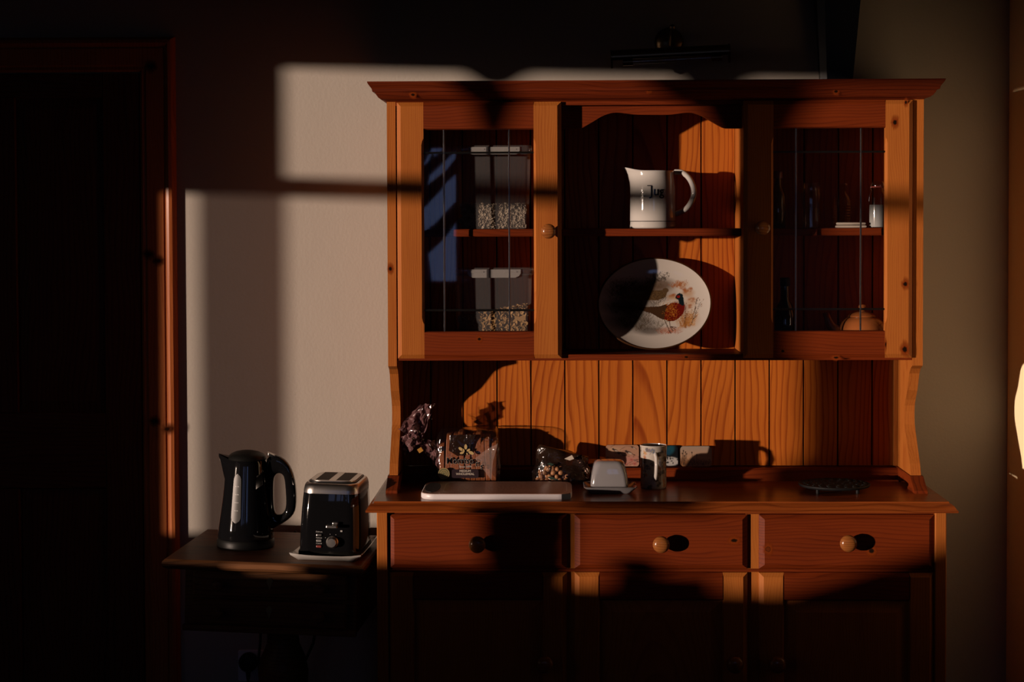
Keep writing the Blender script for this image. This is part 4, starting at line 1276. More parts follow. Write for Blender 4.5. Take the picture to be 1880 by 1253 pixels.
# dark bottle on the same shelf
bx = P(1441, 600, -.16)
o = empty('dark_bottle', (bx.x, -.16, 1.1695), 'tall dark glass bottle left of the terracotta teapot', 'bottle')
MB().lathe([(.024, 0), (.026, .003), (.026, .09), (.020, .115), (.0115, .130), (.011, .165)], 28, (bx.x, -.16, 1.1695)).build('body', M['black_gloss'], o, smooth=True)
MB().lathe([(.0125, .165), (.013, .167), (.013, .185), (.011, .187)], 20, (bx.x, -.16, 1.1695)).build('stopper', M['black_satin'], o, smooth=40)

# ================================================================== ON THE WORKTOP
# cutting board
bz = WZ + .014
cb = empty('cutting_board', (-.148, -.33, WZ), 'pale plastic cutting board lying at the front of the worktop', 'cutting board')
X0_, X1_, Y0_, Y1_ = -.332, .036, -.436, -.222
def bl(k, z, r=.035): return [(x, y, z) for x, y in rrect(X0_ + k, X1_ - k, Y0_ + k, Y1_ - k, r - k, 8)]
b = MB(); b.loops([bl(.002, WZ), bl(0, WZ + .0025), bl(0, bz - .003), bl(.0015, bz - .001)]); b.build('board', M['white_plastic'], cb, smooth=40)
b = MB(); b.loops([bl(.0014, bz - .0012), bl(.0022, bz)], False, True); b.build('cutting_face', M['board_top'], cb)
def band(x0, x1, y0, y1, r, w, z=bz + .0004):
    b = MB(); o_ = rrect(x0, x1, y0, y1, r, 8); i_ = rrect(x0 + w, x1 - w, y0 + w, y1 - w, r - w, 8)
    b.loops([[(x, y, z) for x, y in o_], [(x, y, z) for x, y in i_]], False, False); return b
band(X0_ + .052, X1_ - .012, Y0_ + .012, Y1_ - .012, .040, .0022).build('juice_groove', M['board_line'], cb)
# hand hole with its black grip
b = MB(); g = [(X0_ + .024 + .019 * math.cos(a), (Y0_ + Y1_) / 2 + .078 * math.sin(a)) for a in np.linspace(0, 2 * math.pi, 33)[:-1]]
b.loops([[(x, y, bz - .003) for x, y in g], [(x, y, bz + .0010) for x, y in g]]); b.build('grip', M['black_rubber'], cb)
b = MB(); b.loops([[(x, y, z) for x, y in ((X1_ - .0255, Y0_ - .0006), (X1_ - .004, Y0_ + .004), (X1_ - .004, Y0_ + .024), (X1_ - .0255, Y0_ + .02))] for z in (WZ + .0002, bz - .0005)]); b.build('corner_grip', M['black_rubber'], cb)
rg = random.Random(8)
b = MB()
for _ in range(34):
    x, y = rg.uniform(X0_ + .08, X1_ - .03), rg.uniform(Y0_ + .02, Y1_ - .02); a = rg.uniform(-1.2, 1.2); L_ = rg.uniform(.01, .05); w = .0003
    dx, dy = math.cos(a) * L_, math.sin(a) * L_
    if not (X0_ + .06 < x + dx < X1_ - .02 and Y0_ + .015 < y + dy < Y1_ - .015): continue
    b.face([b.bm.verts.new(p) for p in ((x, y - w, bz + .0003), (x + dx, y + dy - w, bz + .0003), (x + dx, y + dy + w, bz + .0003), (x, y + w, bz + .0003))])
o = b.build('knife_scratches', M['board_line'], cb); o['kind'] = 'stuff'

# bread in its printed bag
yl = -.150
bx0, bx1 = P(801, 840, yl - .05).x, P(917, 840, yl - .05).x
bzt = P(860, 791, yl - .05).z
bc = Vector(((bx0 + bx1) / 2, yl, WZ))
bread = empty('bread_loaf', bc, 'sliced brown loaf in a clear printed bag, neck twisted to the left', 'bread')
nsl = 11
sw_ = (bx1 - bx0 - .016) / nsl
hgt = bzt - WZ - .006
for i in range(nsl):
    xa = bx0 + .008 + i * sw_
    k = .94 + .05 * math.sin(i * 2.1) - (.16 if i in (0, nsl - 1) else .045 if i in (1, nsl - 2) else 0)
    pts = []
    for (y, z) in rrect(yl - .050, yl + .040, WZ + .004, WZ + .004 + hgt * k, .022, 4): pts.append((y, z))
    b = MB(); lean_ = .004 * math.sin(i * 1.3)
    b.loops([[(xa + lean_ * (z - WZ) * 10, y, z) for y, z in pts], [(xa + sw_ * .93 + lean_ * (z - WZ) * 10, y, z) for y, z in pts]])
    b.build('slice', M['crust'], bread, bevel=.0015)
# bag film: a loose skin round the loaf
def film_pt(u, v, grow=0.0):
    return None
b = MB()
lp = []
nx = 26
for i in range(nx):
    t = i / (nx - 1)
    x = bx0 - .002 + (bx1 - bx0 + .004) * t
    e = min(t, 1 - t)
    k = min(1, .80 + e * 3.0)
    rg_ = []
    for (y, z) in rrect(yl - .058, yl + .048, WZ + .001, bzt + .002, .028, 7):
        yy = yl + (y - yl) * k; zz = WZ + .001 + (z - WZ - .001) * (k if z > WZ + .03 else 1)
        n_ = mnoise.noise(Vector((x * 45, y * 45, z * 45))) * .0035
        d_ = Vector((0, y - yl, z - (WZ + .06))).normalized()
        rg_.append(Vector((x + n_ * .6, yy, zz)) + d_ * n_ * (1 if z > WZ + .006 else 0))
    lp.append(rg_)
b.loops(lp); b.build('bag', M['film'], bread, smooth='all')
# print on the front of the bag
def bagp(px, py, off=.0035):
    q = P(px, py, yl - .0575 - off); return q
def flat(px, py): return lambda u, v: bagp(px, py) + Vector((u, 0, v))
def word(txt, px, py, size):
    q = bagp(px, py)
    lettering('lettering', txt, size, M['white_print'], bread, lambda u, v: q + Vector((u * .96, .0002, v)), bold=.0008)
    lettering('lettering', txt, size, M['ink'], bread, lambda u, v: q + Vector((u * .96, -.0006, v)), bold=.0003)
word('Morriso', 845, 847, .0225)
word('n', 877, 852, .021)
word('s', 884.5, 857, .021)
b = MB(); f_ = [bagp(*q_, off=.0008) for q_ in ((826, 799), (874, 799), (866, 815), (860, 834), (840, 838), (824, 828))]
b.loops([f_, [p + Vector((0, .0004, 0)) for p in f_]]); b.build('dark_print', M['film_print'], bread)
# folded, whitish part of the film at the lower right
b = MB()
f_ = [bagp(*q, off=.0015) for q in ((872, 842), (893, 826), (914, 815), (905, 848), (902, 882), (890, 866))]
b.loops([f_, [p + Vector((0, .0004, 0)) for p in f_]]); b.build('bag_fold', M['film_fold'], bread)
lettering('lettering', 'Since 1899', .0072, M['silverprint'], bread, flat(854, 857.5), bold=.00005)
lb_ = MB(); q = bagp(854, 870, .0028)
lb_.loops([[(q.x + x, q.y + y, q.z + z) for x, z in rrect(-.034, .034, -.0115, .0105, .004, 3)] for y in (0, .0006)]); lb_.build('label_panel', M['label'], bread)
lettering('lettering', 'MEDIUM', .0078, M['white_print'], bread, flat(854, 865.5), bold=.00012)
lettering('lettering', 'WHOLEMEAL', .0078, M['white_print'], bread, flat(854, 871), bold=.00012)
q = bagp(815, 870)
MB().lathe([(.0145, 0), (.0145, -.0006), (.001, -.0008)], 28, (q.x, q.y, q.z), 'Y').build('round_badge', M['label_green'], bread)
for r0_, r1_ in ((.0132, .0142), (.008, .009), (.004, .0048)):
    MB().lathe([(r0_, -.0012), (r1_, -.0012)], 28, (q.x, q.y, q.z), 'Y', cap0=False, cap1=False).build('badge_ring', M['petal'], bread)
for px, py, a, ln in ((855, 821, 90, .0068), (846, 825, 145, .0068), (865, 832, -25, .0075), (860, 827, 35, .005), (851, 827.5, 110, .0045), (848, 832, 195, .0055), (857.5, 834, -80, .003)):
    q = bagp(px, py); b = MB(); ca, sa = math.cos(R(a)), math.sin(R(a))
    pts = [(ln * math.cos(t), ln * .55 * math.sin(t)) for t in np.linspace(0, 2 * math.pi, 15)[:-1]]
    b.prism(pts, lambda u, v: (q.x + u * ca - v * sa, q.y - .0004, q.z + u * sa + v * ca), lambda u, v: (q.x + u * ca - v * sa, q.y + .0002, q.z + u * sa + v * ca))
    b.build('leaf_print', M['petal'], bread)
# twisted neck, splayed tail and clip
def crumple(name, outline, yy, amp, seed, m_):
    """crumpled sheet: grid mapped into a four sided outline (pixel corners)"""
    b = MB(); n = 13; g = []
    (a0, a1, a2, a3) = [P(*q, yy) for q in outline]
    for i in range(n):
        row = []
        for j in range(n):
            u, v = i / (n - 1), j / (n - 1)
            p = a0 * (1 - u) * (1 - v) + a1 * u * (1 - v) + a2 * u * v + a3 * (1 - u) * v
            s_ = Vector((p.x * 42 + seed, p.z * 34, seed))
            f_ = abs(mnoise.noise(s_)) + .5 * abs(mnoise.noise(s_ * 2.3))
            edge_w = mnoise.noise(Vector((u * 5 + seed, v * 5, 3))) * .006
            row.append(b.bm.verts.new((p.x + edge_w, p.y - amp * f_ + amp * .4, p.z + mnoise.noise(Vector((u * 6, v * 6, seed))) * .005)))
        g.append(row)
    for i in range(n - 1):
        for j in range(n - 1): b.face((g[i][j], g[i + 1][j], g[i + 1][j + 1], g[i][j + 1]))
    return b.build(name, m_, bread)
crumple('bag_tail', ((731, 788), (772, 815), (799, 742), (768, 744)), -.205, .034, 1.7, M['film_dark'])
crumple('bag_tail', ((731, 806), (744, 838), (773, 812), (758, 792)), -.215, .024, 5.1, M['film_dark'])
crumple('bag_neck', ((765, 803), (772, 822), (808, 862), (806, 812)), -.195, .020, 9.3, M['film_dark'])
crumple('bag_tail', ((738, 770), (760, 800), (797, 776), (780, 746)), -.190, .030, 12.9, M['film'])
q = P(771.5, 827, -.235)
b = MB(); ca, sa = math.cos(R(32)), math.sin(R(32))
b.prism([(-.006, -.0055), (.006, -.0055), (.006, .0055), (-.006, .0055)], lambda u, v: (q.x + u * ca - v * sa, -.2360, q.z + u * sa + v * ca), lambda u, v: (q.x + u * ca - v * sa, -.2335, q.z + u * sa + v * ca))
b.build('bag_clip', M['clip'], bread)

# bag of nuts
nc = P(1025, 880, -.19)
nc = Vector((P(1030, 880, -.157).x, -.157, WZ))
nb = empty('nut_bag', nc, 'clear crumpled bag of shelled nuts between the loaf and the butter dish', 'bag')
b = MB()
lp = []
for i in range(15):
    t = i / 14
    z = .0005 + t * .100
    rx = .074 * (1 - .16 * t ** 1.6); ry = .037 * (1 - .55 * t ** 1.5)
    if i == 0: rx, ry = .062, .033
    rg_ = []
    for j in range(40):
        a = 2 * math.pi * j / 40
        n_ = mnoise.noise(Vector((math.cos(a) * 2.2, math.sin(a) * 2.2, t * 3 + 7))) * .010 * min(1, t * 6)
        rg_.append(Vector((nc.x + (rx + n_) * math.cos(a) + .006 * t, nc.y + (ry + n_) * math.sin(a), nc.z + z * (1 - .16 * (1 + math.cos(a))) + n_ * .4 * (1 if t > .1 else 0))))
    lp.append(rg_)
n_ = 40
for part_, m_, want in (('bag_window', 'film', True), ('bag_film', 'film_print', False)):
    b = MB()
    vv = [[b.bm.verts.new(p) for p in rg_] for rg_ in lp]
    for i_ in range(len(lp) - 1):
        for j_ in range(n_):
            k_ = (j_ + 1) % n_
            c_ = (lp[i_][j_] + lp[i_ + 1][k_]) / 2 - nc
            w_ = c_.y < .012 and c_.z < .060 - max(0, c_.x + .015) * .9
            if w_ == want: b.face((vv[i_][j_], vv[i_][k_], vv[i_ + 1][k_], vv[i_ + 1][j_]))
    if not want:
        b.face(vv[-1])
    bmesh.ops.delete(b.bm, geom=[v for v in b.bm.verts if not v.link_faces], context='VERTS')
    b.build(part_, M[m_], nb, smooth='all')
# pointed corner lying out to the left, and the printed leaf
b = MB(); q0, q1, q2 = P(974, 868, -.192), P(1003, 843, -.172), P(998, 880, -.182)
b.loops([[q0, q0 + Vector((.001, -.001, .001)), q0 + Vector((0, .001, 0))], [q1, (q1 + q2) / 2 + Vector((0, -.012, 0)), q2]], True, True); b.build('bag_corner', M['film'], nb)
for pxs, m_, yy in ((((1004, 852), (1010, 850), (1017, 853), (1011, 856.5)), 'leaf_green', -.199), (((1004, 876), (1012, 875.5), (1026, 882), (1012, 881)), 'leaf_green', -.2025), (((1036, 843), (1050, 836), (1054, 843), (1046, 846)), 'white_print', -.192)):
    b = MB(); pts = [P(px, py, yy) for px, py in pxs]; b.loops([pts, [p + Vector((0, .0005, 0)) for p in pts]]); b.build('bag_print', M[m_], nb)
# a handful of nuts, each its own
nm = bmesh.new(); bmesh.ops.create_icosphere(nm, subdivisions=2, radius=.0066)
for v in nm.verts:
    v.co.z *= 1.25; v.co *= 1 + .10 * mnoise.noise(v.co * 260); 
    if v.co.z > 0: v.co.x *= 1 - v.co.z * 30 * .8; v.co.y *= 1 - v.co.z * 30 * .8
nme = bpy.data.meshes.new('nut'); nm.to_mesh(nme); nm.free(); nme.materials.append(M['nut'])
for p in nme.polygons: p.use_smooth = True
rg = random.Random(3)
placed = []
tries = 0
while len(placed) < 84 and tries < 9000:
    tries += 1
    a = rg.uniform(0, 2 * math.pi); rr_ = math.sqrt(rg.random())
    lv = rg.choice((.0085, .0085, .0085, .019, .019, .029, .038))
    k = 1 - (lv - .0085) * 12
    x = nc.x - .020 + .044 * k * rr_ * math.cos(a); y = nc.y + .026 * k * rr_ * math.sin(a)
    if all((x - p[0]) ** 2 + (y - p[1]) ** 2 + (WZ + lv - p[2]) ** 2 > .0118 ** 2 for p in placed):
        placed.append((x, y, WZ + lv))
for x, y, z in placed:
    o = bpy.data.objects.new('nut', nme); COL.objects.link(o)
    o.location = (x, y, z); o.rotation_euler = (rg.uniform(0, 6), rg.uniform(0, 6), rg.uniform(0, 6))
    tag(o, 'brown shelled nut among others inside the clear bag on the worktop', 'nut', 'nuts in the clear bag')

# butter dish
dz = WZ
dl, dr_ = PZ(1080, 905, dz), PZ(1157, 905, dz)
dcx = (PZ(1069, 895, dz + .016).x + PZ(1170, 888, dz + .016).x) / 2
fy = PZ(1118, 896, dz + .016).y; by_ = PZ(1118, 880, dz + .016).y
dcy = -.300; dhy = .054; dhx = .066
bd = empty('butter_dish', (dcx, dcy, dz), 'grey glazed butter dish with a domed lid on the worktop', 'butter dish')
def dq(hx_, hy_, z, r): return [(dcx + x, dcy + y, dz + z) for x, y in rrect(-hx_, hx_, -hy_, hy_, r, 5)]
b = MB(); b.loops([dq(.048, dhy - .014, .0, .010), dq(.051, dhy - .012, .002, .010), dq(.060, dhy - .006, .011, .010), dq(dhx, dhy, .0165, .010), dq(dhx - .002, dhy - .002, .0175, .010), dq(.056, dhy - .010, .011, .010), dq(.048, dhy - .02, .008, .010)])
b.build('tray', M['grey_china'], bd, smooth=True)
x0_, x1_ = P(1084, 890, fy + .018).x, P(1154, 890, fy + .018).x
xt0, xt1 = P(1091, 850, fy + .024).x, P(1148, 850, fy + .024).x
ccx = (x0_ + x1_) / 2; hb, ht = (x1_ - x0_) / 2, (xt1 - xt0) / 2
zt = P(1118, 846, fy + .03).z - dz
def dd(hx_, hy_, z, r): return [(ccx + x, dcy + y, dz + z) for x, y in rrect(-hx_, hx_, -hy_, hy_, r, 6)]
hyb = dhy - .018
b = MB(); b.loops([dd(hb, hyb, .0085, .012), dd(hb * .985, hyb * .985, .025, .012), dd(hb * .93, hyb * .95, .045, .013), dd(ht * 1.03, hyb * .92, zt - .014, .016), dd(ht * .985, hyb * .88, zt - .008, .018), dd(ht * .90, hyb * .80, zt - .0035, .018), dd(ht * .76, hyb * .66, zt - .0008, .016), dd(ht * .5, hyb * .42, zt, .01)])
b.build('lid', M['grey_china'], bd, smooth='all')

# mug
mc = PZ(1199.5, 889, WZ)
myc = -.236
mr = (P(1224, 850, myc - .01).x - P(1175.5, 850, myc - .01).x) / 2
mcx = (P(1224, 850, myc).x + P(1175.5, 850, myc).x) / 2
mh = P(1200, 818, myc).z - WZ
mug = empty('mug', (mcx, myc, WZ), 'white china mug with a small flower pattern, handle towards the room', 'mug')
mp_ = Pic(150, 90, lin(212, 202, 190))
rg = random.Random(12)
for _ in range(95):
    x, y = rg.uniform(0, 150), rg.uniform(3, 88); c_ = rg.choice([lin(206, 128, 104), lin(96, 112, 140), lin(92, 96, 84), lin(120, 110, 130), lin(214, 150, 90), lin(70, 70, 66)])
    for k in range(5):
        a = k * 1.257 + rg.random(); pr = rg.uniform(1.8, 3.6); mp_.ell(x + math.cos(a) * pr, y + math.sin(a) * pr, pr * .7, pr * .7, c_, .75, .5)
    mp_.ell(x, y, .9, .9, lin(220, 190, 110), .9)
    mp_.line(x, y, x + rg.uniform(-8, 8), y + rg.uniform(-8, 8), .9, lin(84, 92, 78), .7)
verts, uvs, faces = [], [], []
ns_, nr_ = 120, 60
for i in range(nr_ + 1):
    t = i / nr_
    r = mr * (1 - .02 * math.sin(t * math.pi) + (.03 * max(0, t - .85) / .15))
    if t < .04: r *= .95 + t * 1.25
    for j in range(ns_):
        a = 2 * math.pi * j / ns_
        verts.append(Vector((mcx + r * math.cos(a), myc + r * math.sin(a), WZ + mh * t)) - ORG[mug]); uvs.append((j / ns_, t))
for i in range(nr_):
    for j in range(ns_):
        k = (j + 1) % ns_; faces.append((i * ns_ + j, i * ns_ + k, (i + 1) * ns_ + k, (i + 1) * ns_ + j))
faces.append(tuple(range(ns_ - 1, -1, -1)))
me = bpy.data.meshes.new('body'); me.from_pydata(verts, [], faces); add_print(me, uvs, mp_.a); me.materials.append(M['print_gloss'])
for p in me.polygons: p.use_smooth = True
o = bpy.data.objects.new('body', me); COL.objects.link(o); o.parent = mug
MB().lathe([(mr * 1.03, mh), (mr * 1.02, mh + .0012), (mr * .96, mh + .001), (mr * .93, mh * .9), (mr * .92, .01), (mr * .3, .007)], 48, (mcx, myc, WZ), cap0=False).build('inside', M['china'], mug, smooth=True)
# handle points to the right front
ha = R(-86)
hd_ = Vector((math.cos(ha), math.sin(ha), 0))
cc_ = Vector((mcx, myc, WZ))
MB().tube([cc_ + hd_ * (mr * d) + Vector((0, 0, mh * z)) for d, z in ((.95, .80), (1.25, .84), (1.62, .76), (1.75, .58), (1.60, .40), (1.25, .28), (.95, .24))], .0042, 10, flat=1.4).build('handle', M['china'], mug, smooth='all')

# coasters leaning on the backboard
def coaster(px0, px1, py0, py1, pic_, label, r=.008):
    q0, q1 = P(px0, py1, -.098), P(px1, py0, -.098)
    z0 = FT - .001
    w, h = q1.x - q0.x, q1.z - z0
    root = empty('coaster', ((q0.x + q1.x) / 2, -.098, z0), label, 'coaster', 'coasters leaning on the backboard')
    def pt(x, z, d): return Vector((q0.x + x, -.102 + z * .22 + d, z0 + z))
    pts = rrect(0, w, 0.0005, h, r, 5)
    b = MB(); b.loops([[pt(x, z, .0038) for x, z in pts], [pt(x, z, 0) for x, z in pts]]); b.build('backing', M['black_satin'], root)
    nx_, nz_ = 90, 72
    verts, uvs, faces = [], [], []
    for i in range(nz_):
        for j in range(nx_):
            u, v = j / (nx_ - 1), i / (nz_ - 1)
            z = .0008 + v * (h - .0012); ins = 0
            for zz in (z, h - z):
                if zz < r: ins = max(ins, r - math.sqrt(max(0, r * r - (r - zz) ** 2)))
            x = ins + u * (w - 2 * ins)
            verts.append(pt(x, z, -.0006) - ORG[root]); uvs.append((x / w, v))
    for i in range(nz_ - 1):
        for j in range(nx_ - 1): faces.append((i * nx_ + j, i * nx_ + j + 1, (i + 1) * nx_ + j + 1, (i + 1) * nx_ + j))
    me = bpy.data.meshes.new('picture'); me.from_pydata(verts, [], faces); add_print(me, uvs, pic_.a); me.materials.append(M['print_card'])
    o = bpy.data.objects.new('picture', me); COL.objects.link(o); o.parent = root


rg = random.Random(21)
ca_ = Pic(120, 96, lin(196, 150, 122))
ca_.ell(30, 28, 26, 18, lin(214, 176, 140), .8, .8); ca_.ell(90, 70, 34, 22, lin(206, 140, 126), .8, .9)
for _ in range(40):
    x, y = rg.uniform(0, 120), rg.uniform(50, 96); ca_.ell(x, y, rg.uniform(2, 5), rg.uniform(1.5, 4), rg.choice([lin(214, 160, 146), lin(96, 70, 58), lin(226, 186, 160)]), .6, .6)
for _ in range(16):
    x, y = rg.uniform(5, 115), rg.uniform(4, 90); a = rg.uniform(-.7, .5); ca_.line(x, y, x + 26 * math.cos(a), y + 26 * math.sin(a), 1.6, lin(74, 58, 46), .75)
for x, y, s_ in ((36, 24, 1), (84, 34, 1.15), (52, 40, .8), (100, 12, .7)):
    ca_.ell(x, y, 11 * s_, 5 * s_, lin(70, 52, 44), .95, .4, .5); ca_.ell(x + 3 * s_, y + 3 * s_, 7 * s_, 3.4 * s_, lin(214, 190, 168), .9, .4, .5)
    ca_.ell(x - 9 * s_, y - 6 * s_, 4 * s_, 3.6 * s_, lin(46, 38, 36), .95, .4); ca_.poly([(x + 8 * s_, y + 3 * s_), (x + 20 * s_, y + 9 * s_), (x + 16 * s_, y + 11 * s_)], lin(60, 46, 40))
for x, y in ((92, 66), (104, 84), (70, 84)):
    ca_.ell(x, y, 6, 5, lin(206, 110, 100), .8, .6); ca_.ell(x, y, 1.6, 1.6, lin(80, 40, 34), .9)
coaster(1112, 1173, 818, 866, ca_, 'pinkish coaster painted with small birds, behind the butter dish')
cb_ = Pic(120, 96, lin(14, 18, 22))
cb_.ell(92, 18, 14, 22, lin(30, 92, 110), .8, .8, .3); cb_.ell(86, 30, 8, 12, lin(20, 70, 96), .8, .8)
cb_.ell(90, 72, 34, 20, lin(206, 204, 200), .95, .3)
for _ in range(26):
    x, y = rg.uniform(58, 120), rg.uniform(50, 94); cb_.ell(x, y, rg.uniform(1.5, 4), rg.uniform(2, 5), lin(18, 18, 20), .9, .5)
for _ in range(30):
    x, y = rg.uniform(0, 60), rg.uniform(10, 90); cb_.line(x, y, x + rg.uniform(-8, 8), y - 16, 1.4, lin(40, 70, 60), .6)
coaster(1184, 1244.5, 819, 866, cb_, 'dark teal and white patterned coaster, mostly hidden behind the mug')
cc2 = Pic(120, 96, lin(206, 168, 132))
for y in range(96): cc2.a[y] = lin(176, 158, 142) * (1 - y / 96) + lin(214, 156, 104) * (y / 96)
cc2.ell(30, 92, 90, 28, lin(120, 76, 46), .6, .8)
for _ in range(130):
    x = rg.uniform(0, 120); y = 96 - rg.uniform(0, 16); L_ = rg.uniform(14, 42) * (1 - x / 220); a = rg.gauss(0, .25)
    cc2.line(x, y, x + math.sin(a) * L_, y - math.cos(a) * L_, 1.1, rg.choice([lin(86, 56, 36), lin(60, 40, 28), lin(150, 96, 54)]), .7)
for x, y in ((12, 22), (20, 28), (8, 34), (24, 36), (44, 30), (16, 46), (62, 40)):
    cc2.line(x, y, x + rg.uniform(-4, 4), 96, 1.2, lin(52, 36, 26), .9); cc2.ell(x, y, 2.8, 3.4, lin(44, 28, 24), .95, .4)
coaster(1249, 1307, 820, 866, cc2, 'tan coaster painted with seed heads and grass, right of the mug', .010)

# trivet
tq = P(1531.5, 889, -.283)
tv = empty('trivet', (tq.x, -.283, WZ), 'round black cast iron trivet on small feet at the right of the worktop', 'trivet')
MB().lathe([(.02, .010), (.080, .0105), (.0865, .0125), (.0885, .0155), (.0885, .018), (.086, .0190), (.083, .0175), (.06, .0185), (.03, .0195), (.004, .020)], 56, (tq.x, -.283, WZ)).build('plate', M['iron'], tv, smooth=40)
for ring_r, cnt in ((.074, 22), (.058, 16), (.042, 12), (.026, 7), (.010, 3)):
    for k in range(cnt):
        a = 2 * math.pi * k / cnt + ring_r * 40
        MB().lathe([(.0052, .0175), (.0044, .0196), (.0024, .0204), (.0005, .0206)], 8, (tq.x + ring_r * math.cos(a), -.283 + ring_r * math.sin(a), WZ)).build('boss', M['iron'], tv, smooth=True)
for a in (-132, -48, 48, 132):
    MB().lathe([(.0035, 0), (.0042, .002), (.0042, .011)], 12, (tq.x + .073 * math.cos(R(a)), -.283 + .073 * math.sin(R(a)), WZ)).build('leg', M['iron'], tv, smooth=40)
a = R(62); MB().box(tq.x + .088 * math.cos(a) - .008, tq.x + .088 * math.cos(a) + .008, -.283 + .088 * math.sin(a) - .006, -.283 + .088 * math.sin(a) + .012, WZ + .013, WZ + .0185, .0015).build('lug', M['iron'], tv)

# coal scuttle in the corner on the floor
sq_ = P(1846, 1245, -.30)
sk = empty('coal_scuttle', (sq_.x, -.30, 0), 'black metal coal scuttle on the floor in the right corner', 'scuttle')
b = MB(); lp = []
for z, rx, ry, sh_ in ((0, .060, .075, 0), (.004, .066, .080, 0), (.05, .074, .090, -.003), (.14, .082, .100, -.008), (.20, .078, .10, -.012), (.245, .070, .095, -.018)):
    lp.append([(sq_.x + sh_ + rx * math.cos(t) * (1.25 if (z > .2 and math.cos(t) < -.6) else 1), -.30 + ry * math.sin(t), z + (.03 if (z > .2 and math.cos(t) < -.5) else 0)) for t in np.linspace(0, 2 * math.pi, 29)[:-1]])
b.loops(lp); b.build('bucket', M['iron'], sk, smooth=40)
MB().tube([(sq_.x - .01 + .07 * math.cos(t) * .6, -.30 + .085 * math.cos(t), .245 + .06 * math.sin(t)) for t in np.linspace(0, math.pi, 12)], .005, 8).build('handle', M['iron'], sk, smooth=True)

# ================================================================== UNSEEN THINGS ADDED AT THE LEFT WINDOW TO SHAPE THE SUNLIGHT
b = MB()
b.box(XL + .02, XL + .12, yw(.39), yw(.0), SILL + .001, .758, .006, 2); o = b.build('low_blocker', M['sill_blocker']); tag(o, 'low brown block added on the unseen sill to cut the sun', 'sill_blocker')  # added sun blocker: lower edge of the light on the first drawer
b = MB(); b.box(XL + .02, XL + .10, yw(-.25), yw(-1.02), SILL + .001, .746, .006, 2); o = b.build('long_blocker', M['sill_blocker']); tag(o, 'long flat block added on the unseen sill to cut the sun near the back wall', 'sill_blocker')  # added sun blocker: darkens the table edge left of its lit strip
yc_ = (yw(.46) + yw(.695)) / 2
pr_ = abs(yw(.46) - yw(.695)) / 2 / 1.21
blocker_pot = empty('tall_blocker', (XL + .02 + pr_, yc_ + (.02 + pr_) / SUN_T, SILL), 'broad round block added on the unseen sill to shade the left drawer', 'sun blocker')  # added sun blocker for the dark half of the first drawer
MB().lathe([(pr_ * .82, 0.001), (pr_ * .95, .07), (pr_, .072), (pr_, .09), (pr_ * .9, .09)], 28, (XL + .02 + pr_, yc_ + (.02 + pr_) / SUN_T, SILL)).build('blocker_pot', M['blocker_pot'], blocker_pot, smooth=40)
b = MB(); b.lathe([(pr_ * .6, .085), (pr_ * .95, .10), (pr_, .14), (pr_ * .97, .185), (pr_ * .8, .204), (.01, .208)], 32, (XL + .02 + pr_, yc_ + (.02 + pr_) / SUN_T, SILL))
for v in b.bm.verts: v.co.z += mnoise.noise(v.co * 40) * .006
b.build('blocker_crown', M['blocker_leaf'], blocker_pot, smooth=True)
b = MB(); b.box(XL + .02, XL + .12, yw(.92), yw(.75), SILL + .001, .752, .006, 2); o = b.build('thin_blocker', M['sill_blocker']); tag(o, 'thin block added on the unseen sill under the small round one', 'sill_blocker')  # added sun blocker for the dark rail under the middle drawer
yc_ = (yw(.79) + yw(.89)) / 2
o = MB().lathe([(.03, .0385), (.040, .05), (.040, .060), (.034, .072), (.018, .082), (.004, .085)], 24, (XL + .08, yc_ + .08 / SUN_T, SILL)).build('round_blocker', M['blocker_pot'], smooth=True); tag(o, 'small round block added on the unseen sill to shade the middle drawer', 'jar')  # added sun blocker: rounded hump of shadow on the middle drawer
b = MB()
pts = [(yw(1.15), SILL + .001), (yw(1.28), .757), (yw(1.54), .850), (yw(1.8), .86), (yw(1.95), .84), (yw(2.05), SILL + .001)]
b.prism(pts, lambda y, z: (XL + .02, y, z), lambda y, z: (XL + .14, y, z)); o = b.build('wedge_blocker', M['sill_blocker'], bevel=.01); tag(o, 'large sloping block added on the unseen sill to shade the right drawer', 'sill_blocker')  # added sun blocker: sloping shadow across the third drawer
# added half-clear sheet between the two lights, passing part of the sun
for nm_, z0, z1, xx, m_, lab in (('sun_filter_net', SILL + .002, TRA0 - .001, XL - .022, 'net', 'long net sheet added at the unseen left window to pass part of the sun'),):
    b = MB(); lo, hi = [], []
    for k in range(31):
        y = B1 - .016 + (A0 + shift - B1) * k / 30; x = xx + .003 * math.sin(k * 1.3)
        lo.append((x, y, z0)); hi.append((x, y, z1))
    b.loops([lo + [(x - .001, y, z) for x, y, z in lo[::-1]], hi + [(x - .001, y, z) for x, y, z in hi[::-1]]])
    o = b.build(nm_, M[m_]); tag(o, lab, 'sun_screen')
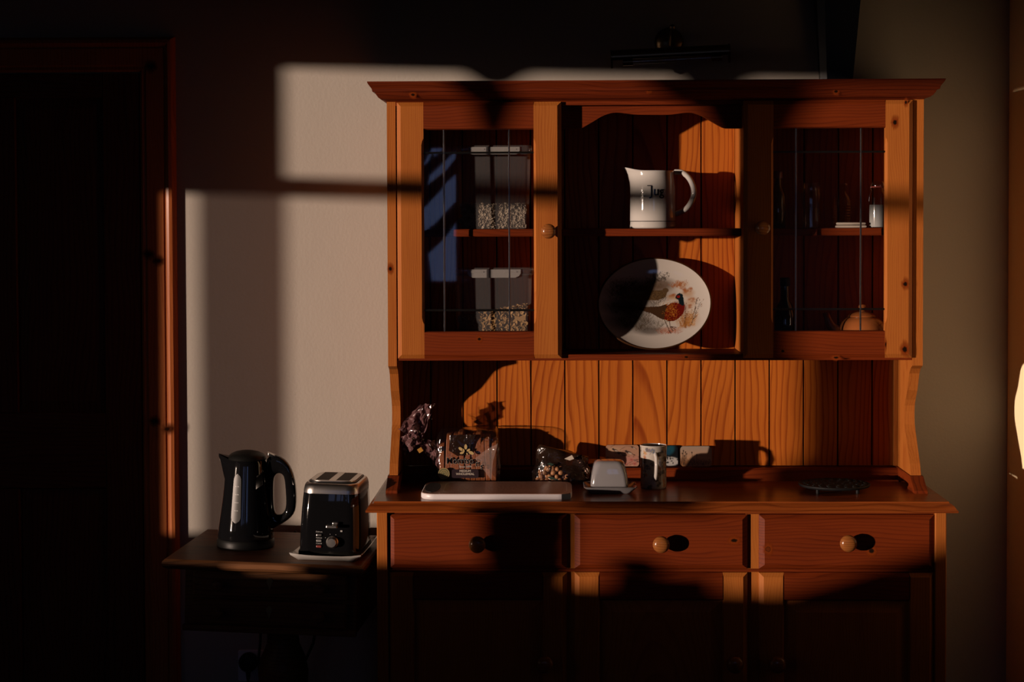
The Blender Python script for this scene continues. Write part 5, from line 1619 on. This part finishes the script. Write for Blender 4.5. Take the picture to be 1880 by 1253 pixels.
# two added sun blockers: a shaped cloth at the head and a hanging strip
pel = MB()
prf = []
us = np.linspace(UB - .01, 2.09, 140)
for u in us:
    z = HEAD + .004 - .045 * min(1, max(0, (u - .75) / .2))
    for c_, w_, d_ in ((uw(900), .075, .042), (.262, .068, .20), (.86, .16, .25), (3.6, .10, .08)):
        z -= d_ * math.exp(-abs((u - c_) / w_) ** 3.2)
    prf.append((yw(u), z))
pel.prism([(yw(UB - .01), 2.15)] + prf + [(yw(2.09), 2.15)], lambda y, z: (XL + .015, y, z), lambda y, z: (XL + .021, y, z))
o = pel.build('head_blocker', M['cloth']); tag(o, 'brown cloth added over the unseen window head, cut to shade the cornice', 'head_blocker')  # added; its drops shade parts of the cornice and top rail
b = MB(); lp = []
yc_ = (yw(.70) + yw(.98)) / 2
hwid = abs(yw(.70) - yw(.98)) / 2
for z in (.905, .94, .975, 1.01, 1.1, 1.3, 1.5, 1.7, 1.9, 2.10):
    fl = 1.0 if z > 1.0 else 1.35
    lp.append([(XL + .05 + .018 * math.sin(t) * (1 + .3 * math.sin(9 * t)), yc_ + hwid * math.cos(t) * (fl if math.cos(t) > 0 else 1), z) for t in np.linspace(0, 2 * math.pi, 37)[:-1]])
b.loops(lp); o = b.build('strip_blocker', M['cloth'], smooth=True); tag(o, 'narrow brown cloth added at the unseen window to shade the right door', 'sun_screen')  # added; its shadow covers the left stile of the right door

# garden beyond the windows
struct('ground', MB().box(-40, 40, -40, 20, -.5, -.3, 0), M['grass'])
rg = random.Random(5)
def tree(x, y, h, label):
    o = empty('bare_tree', (x, y, -.3), label, 'tree', 'bare trees beyond the rear window')
    MB().tube([(x, y, -.3), (x + .05, y, h * .3), (x - .05, y, h * .6), (x + .02, y, h)], .1, 8, rs=[.14, .12, .08, .03]).build('trunk', M['bark'], o, smooth=True)
    for k in range(34):
        z = rg.uniform(.35, .95) * h; a = rg.uniform(0, 6.28); L_ = rg.uniform(.4, 1.0)
        p0_ = Vector((x, y, z)); p1_ = p0_ + Vector((math.cos(a) * L_ * .5, math.sin(a) * L_ * .5, L_ * .4)); p2_ = p0_ + Vector((math.cos(a) * L_, math.sin(a) * L_, L_ * 1.0))
        MB().tube([p0_, p1_, p2_], .03, 6, rs=[.05, .032, .012]).build('branch', M['bark'], o)
for x, y, h, lab in ((-1.05, -8.6, 3.4, 'bare tree nearest to the rear window'), (-1.55, -10.2, 4.5, 'second bare tree outside the rear window, further off'), (-3.1, -9.4, 5.0, 'bare tree at the far side of the rear window'), (-2.9, -13.5, 6.0, 'tall bare tree furthest from the rear window')):
    tree(x, y, h, lab)

bpy.context.view_layer.update()
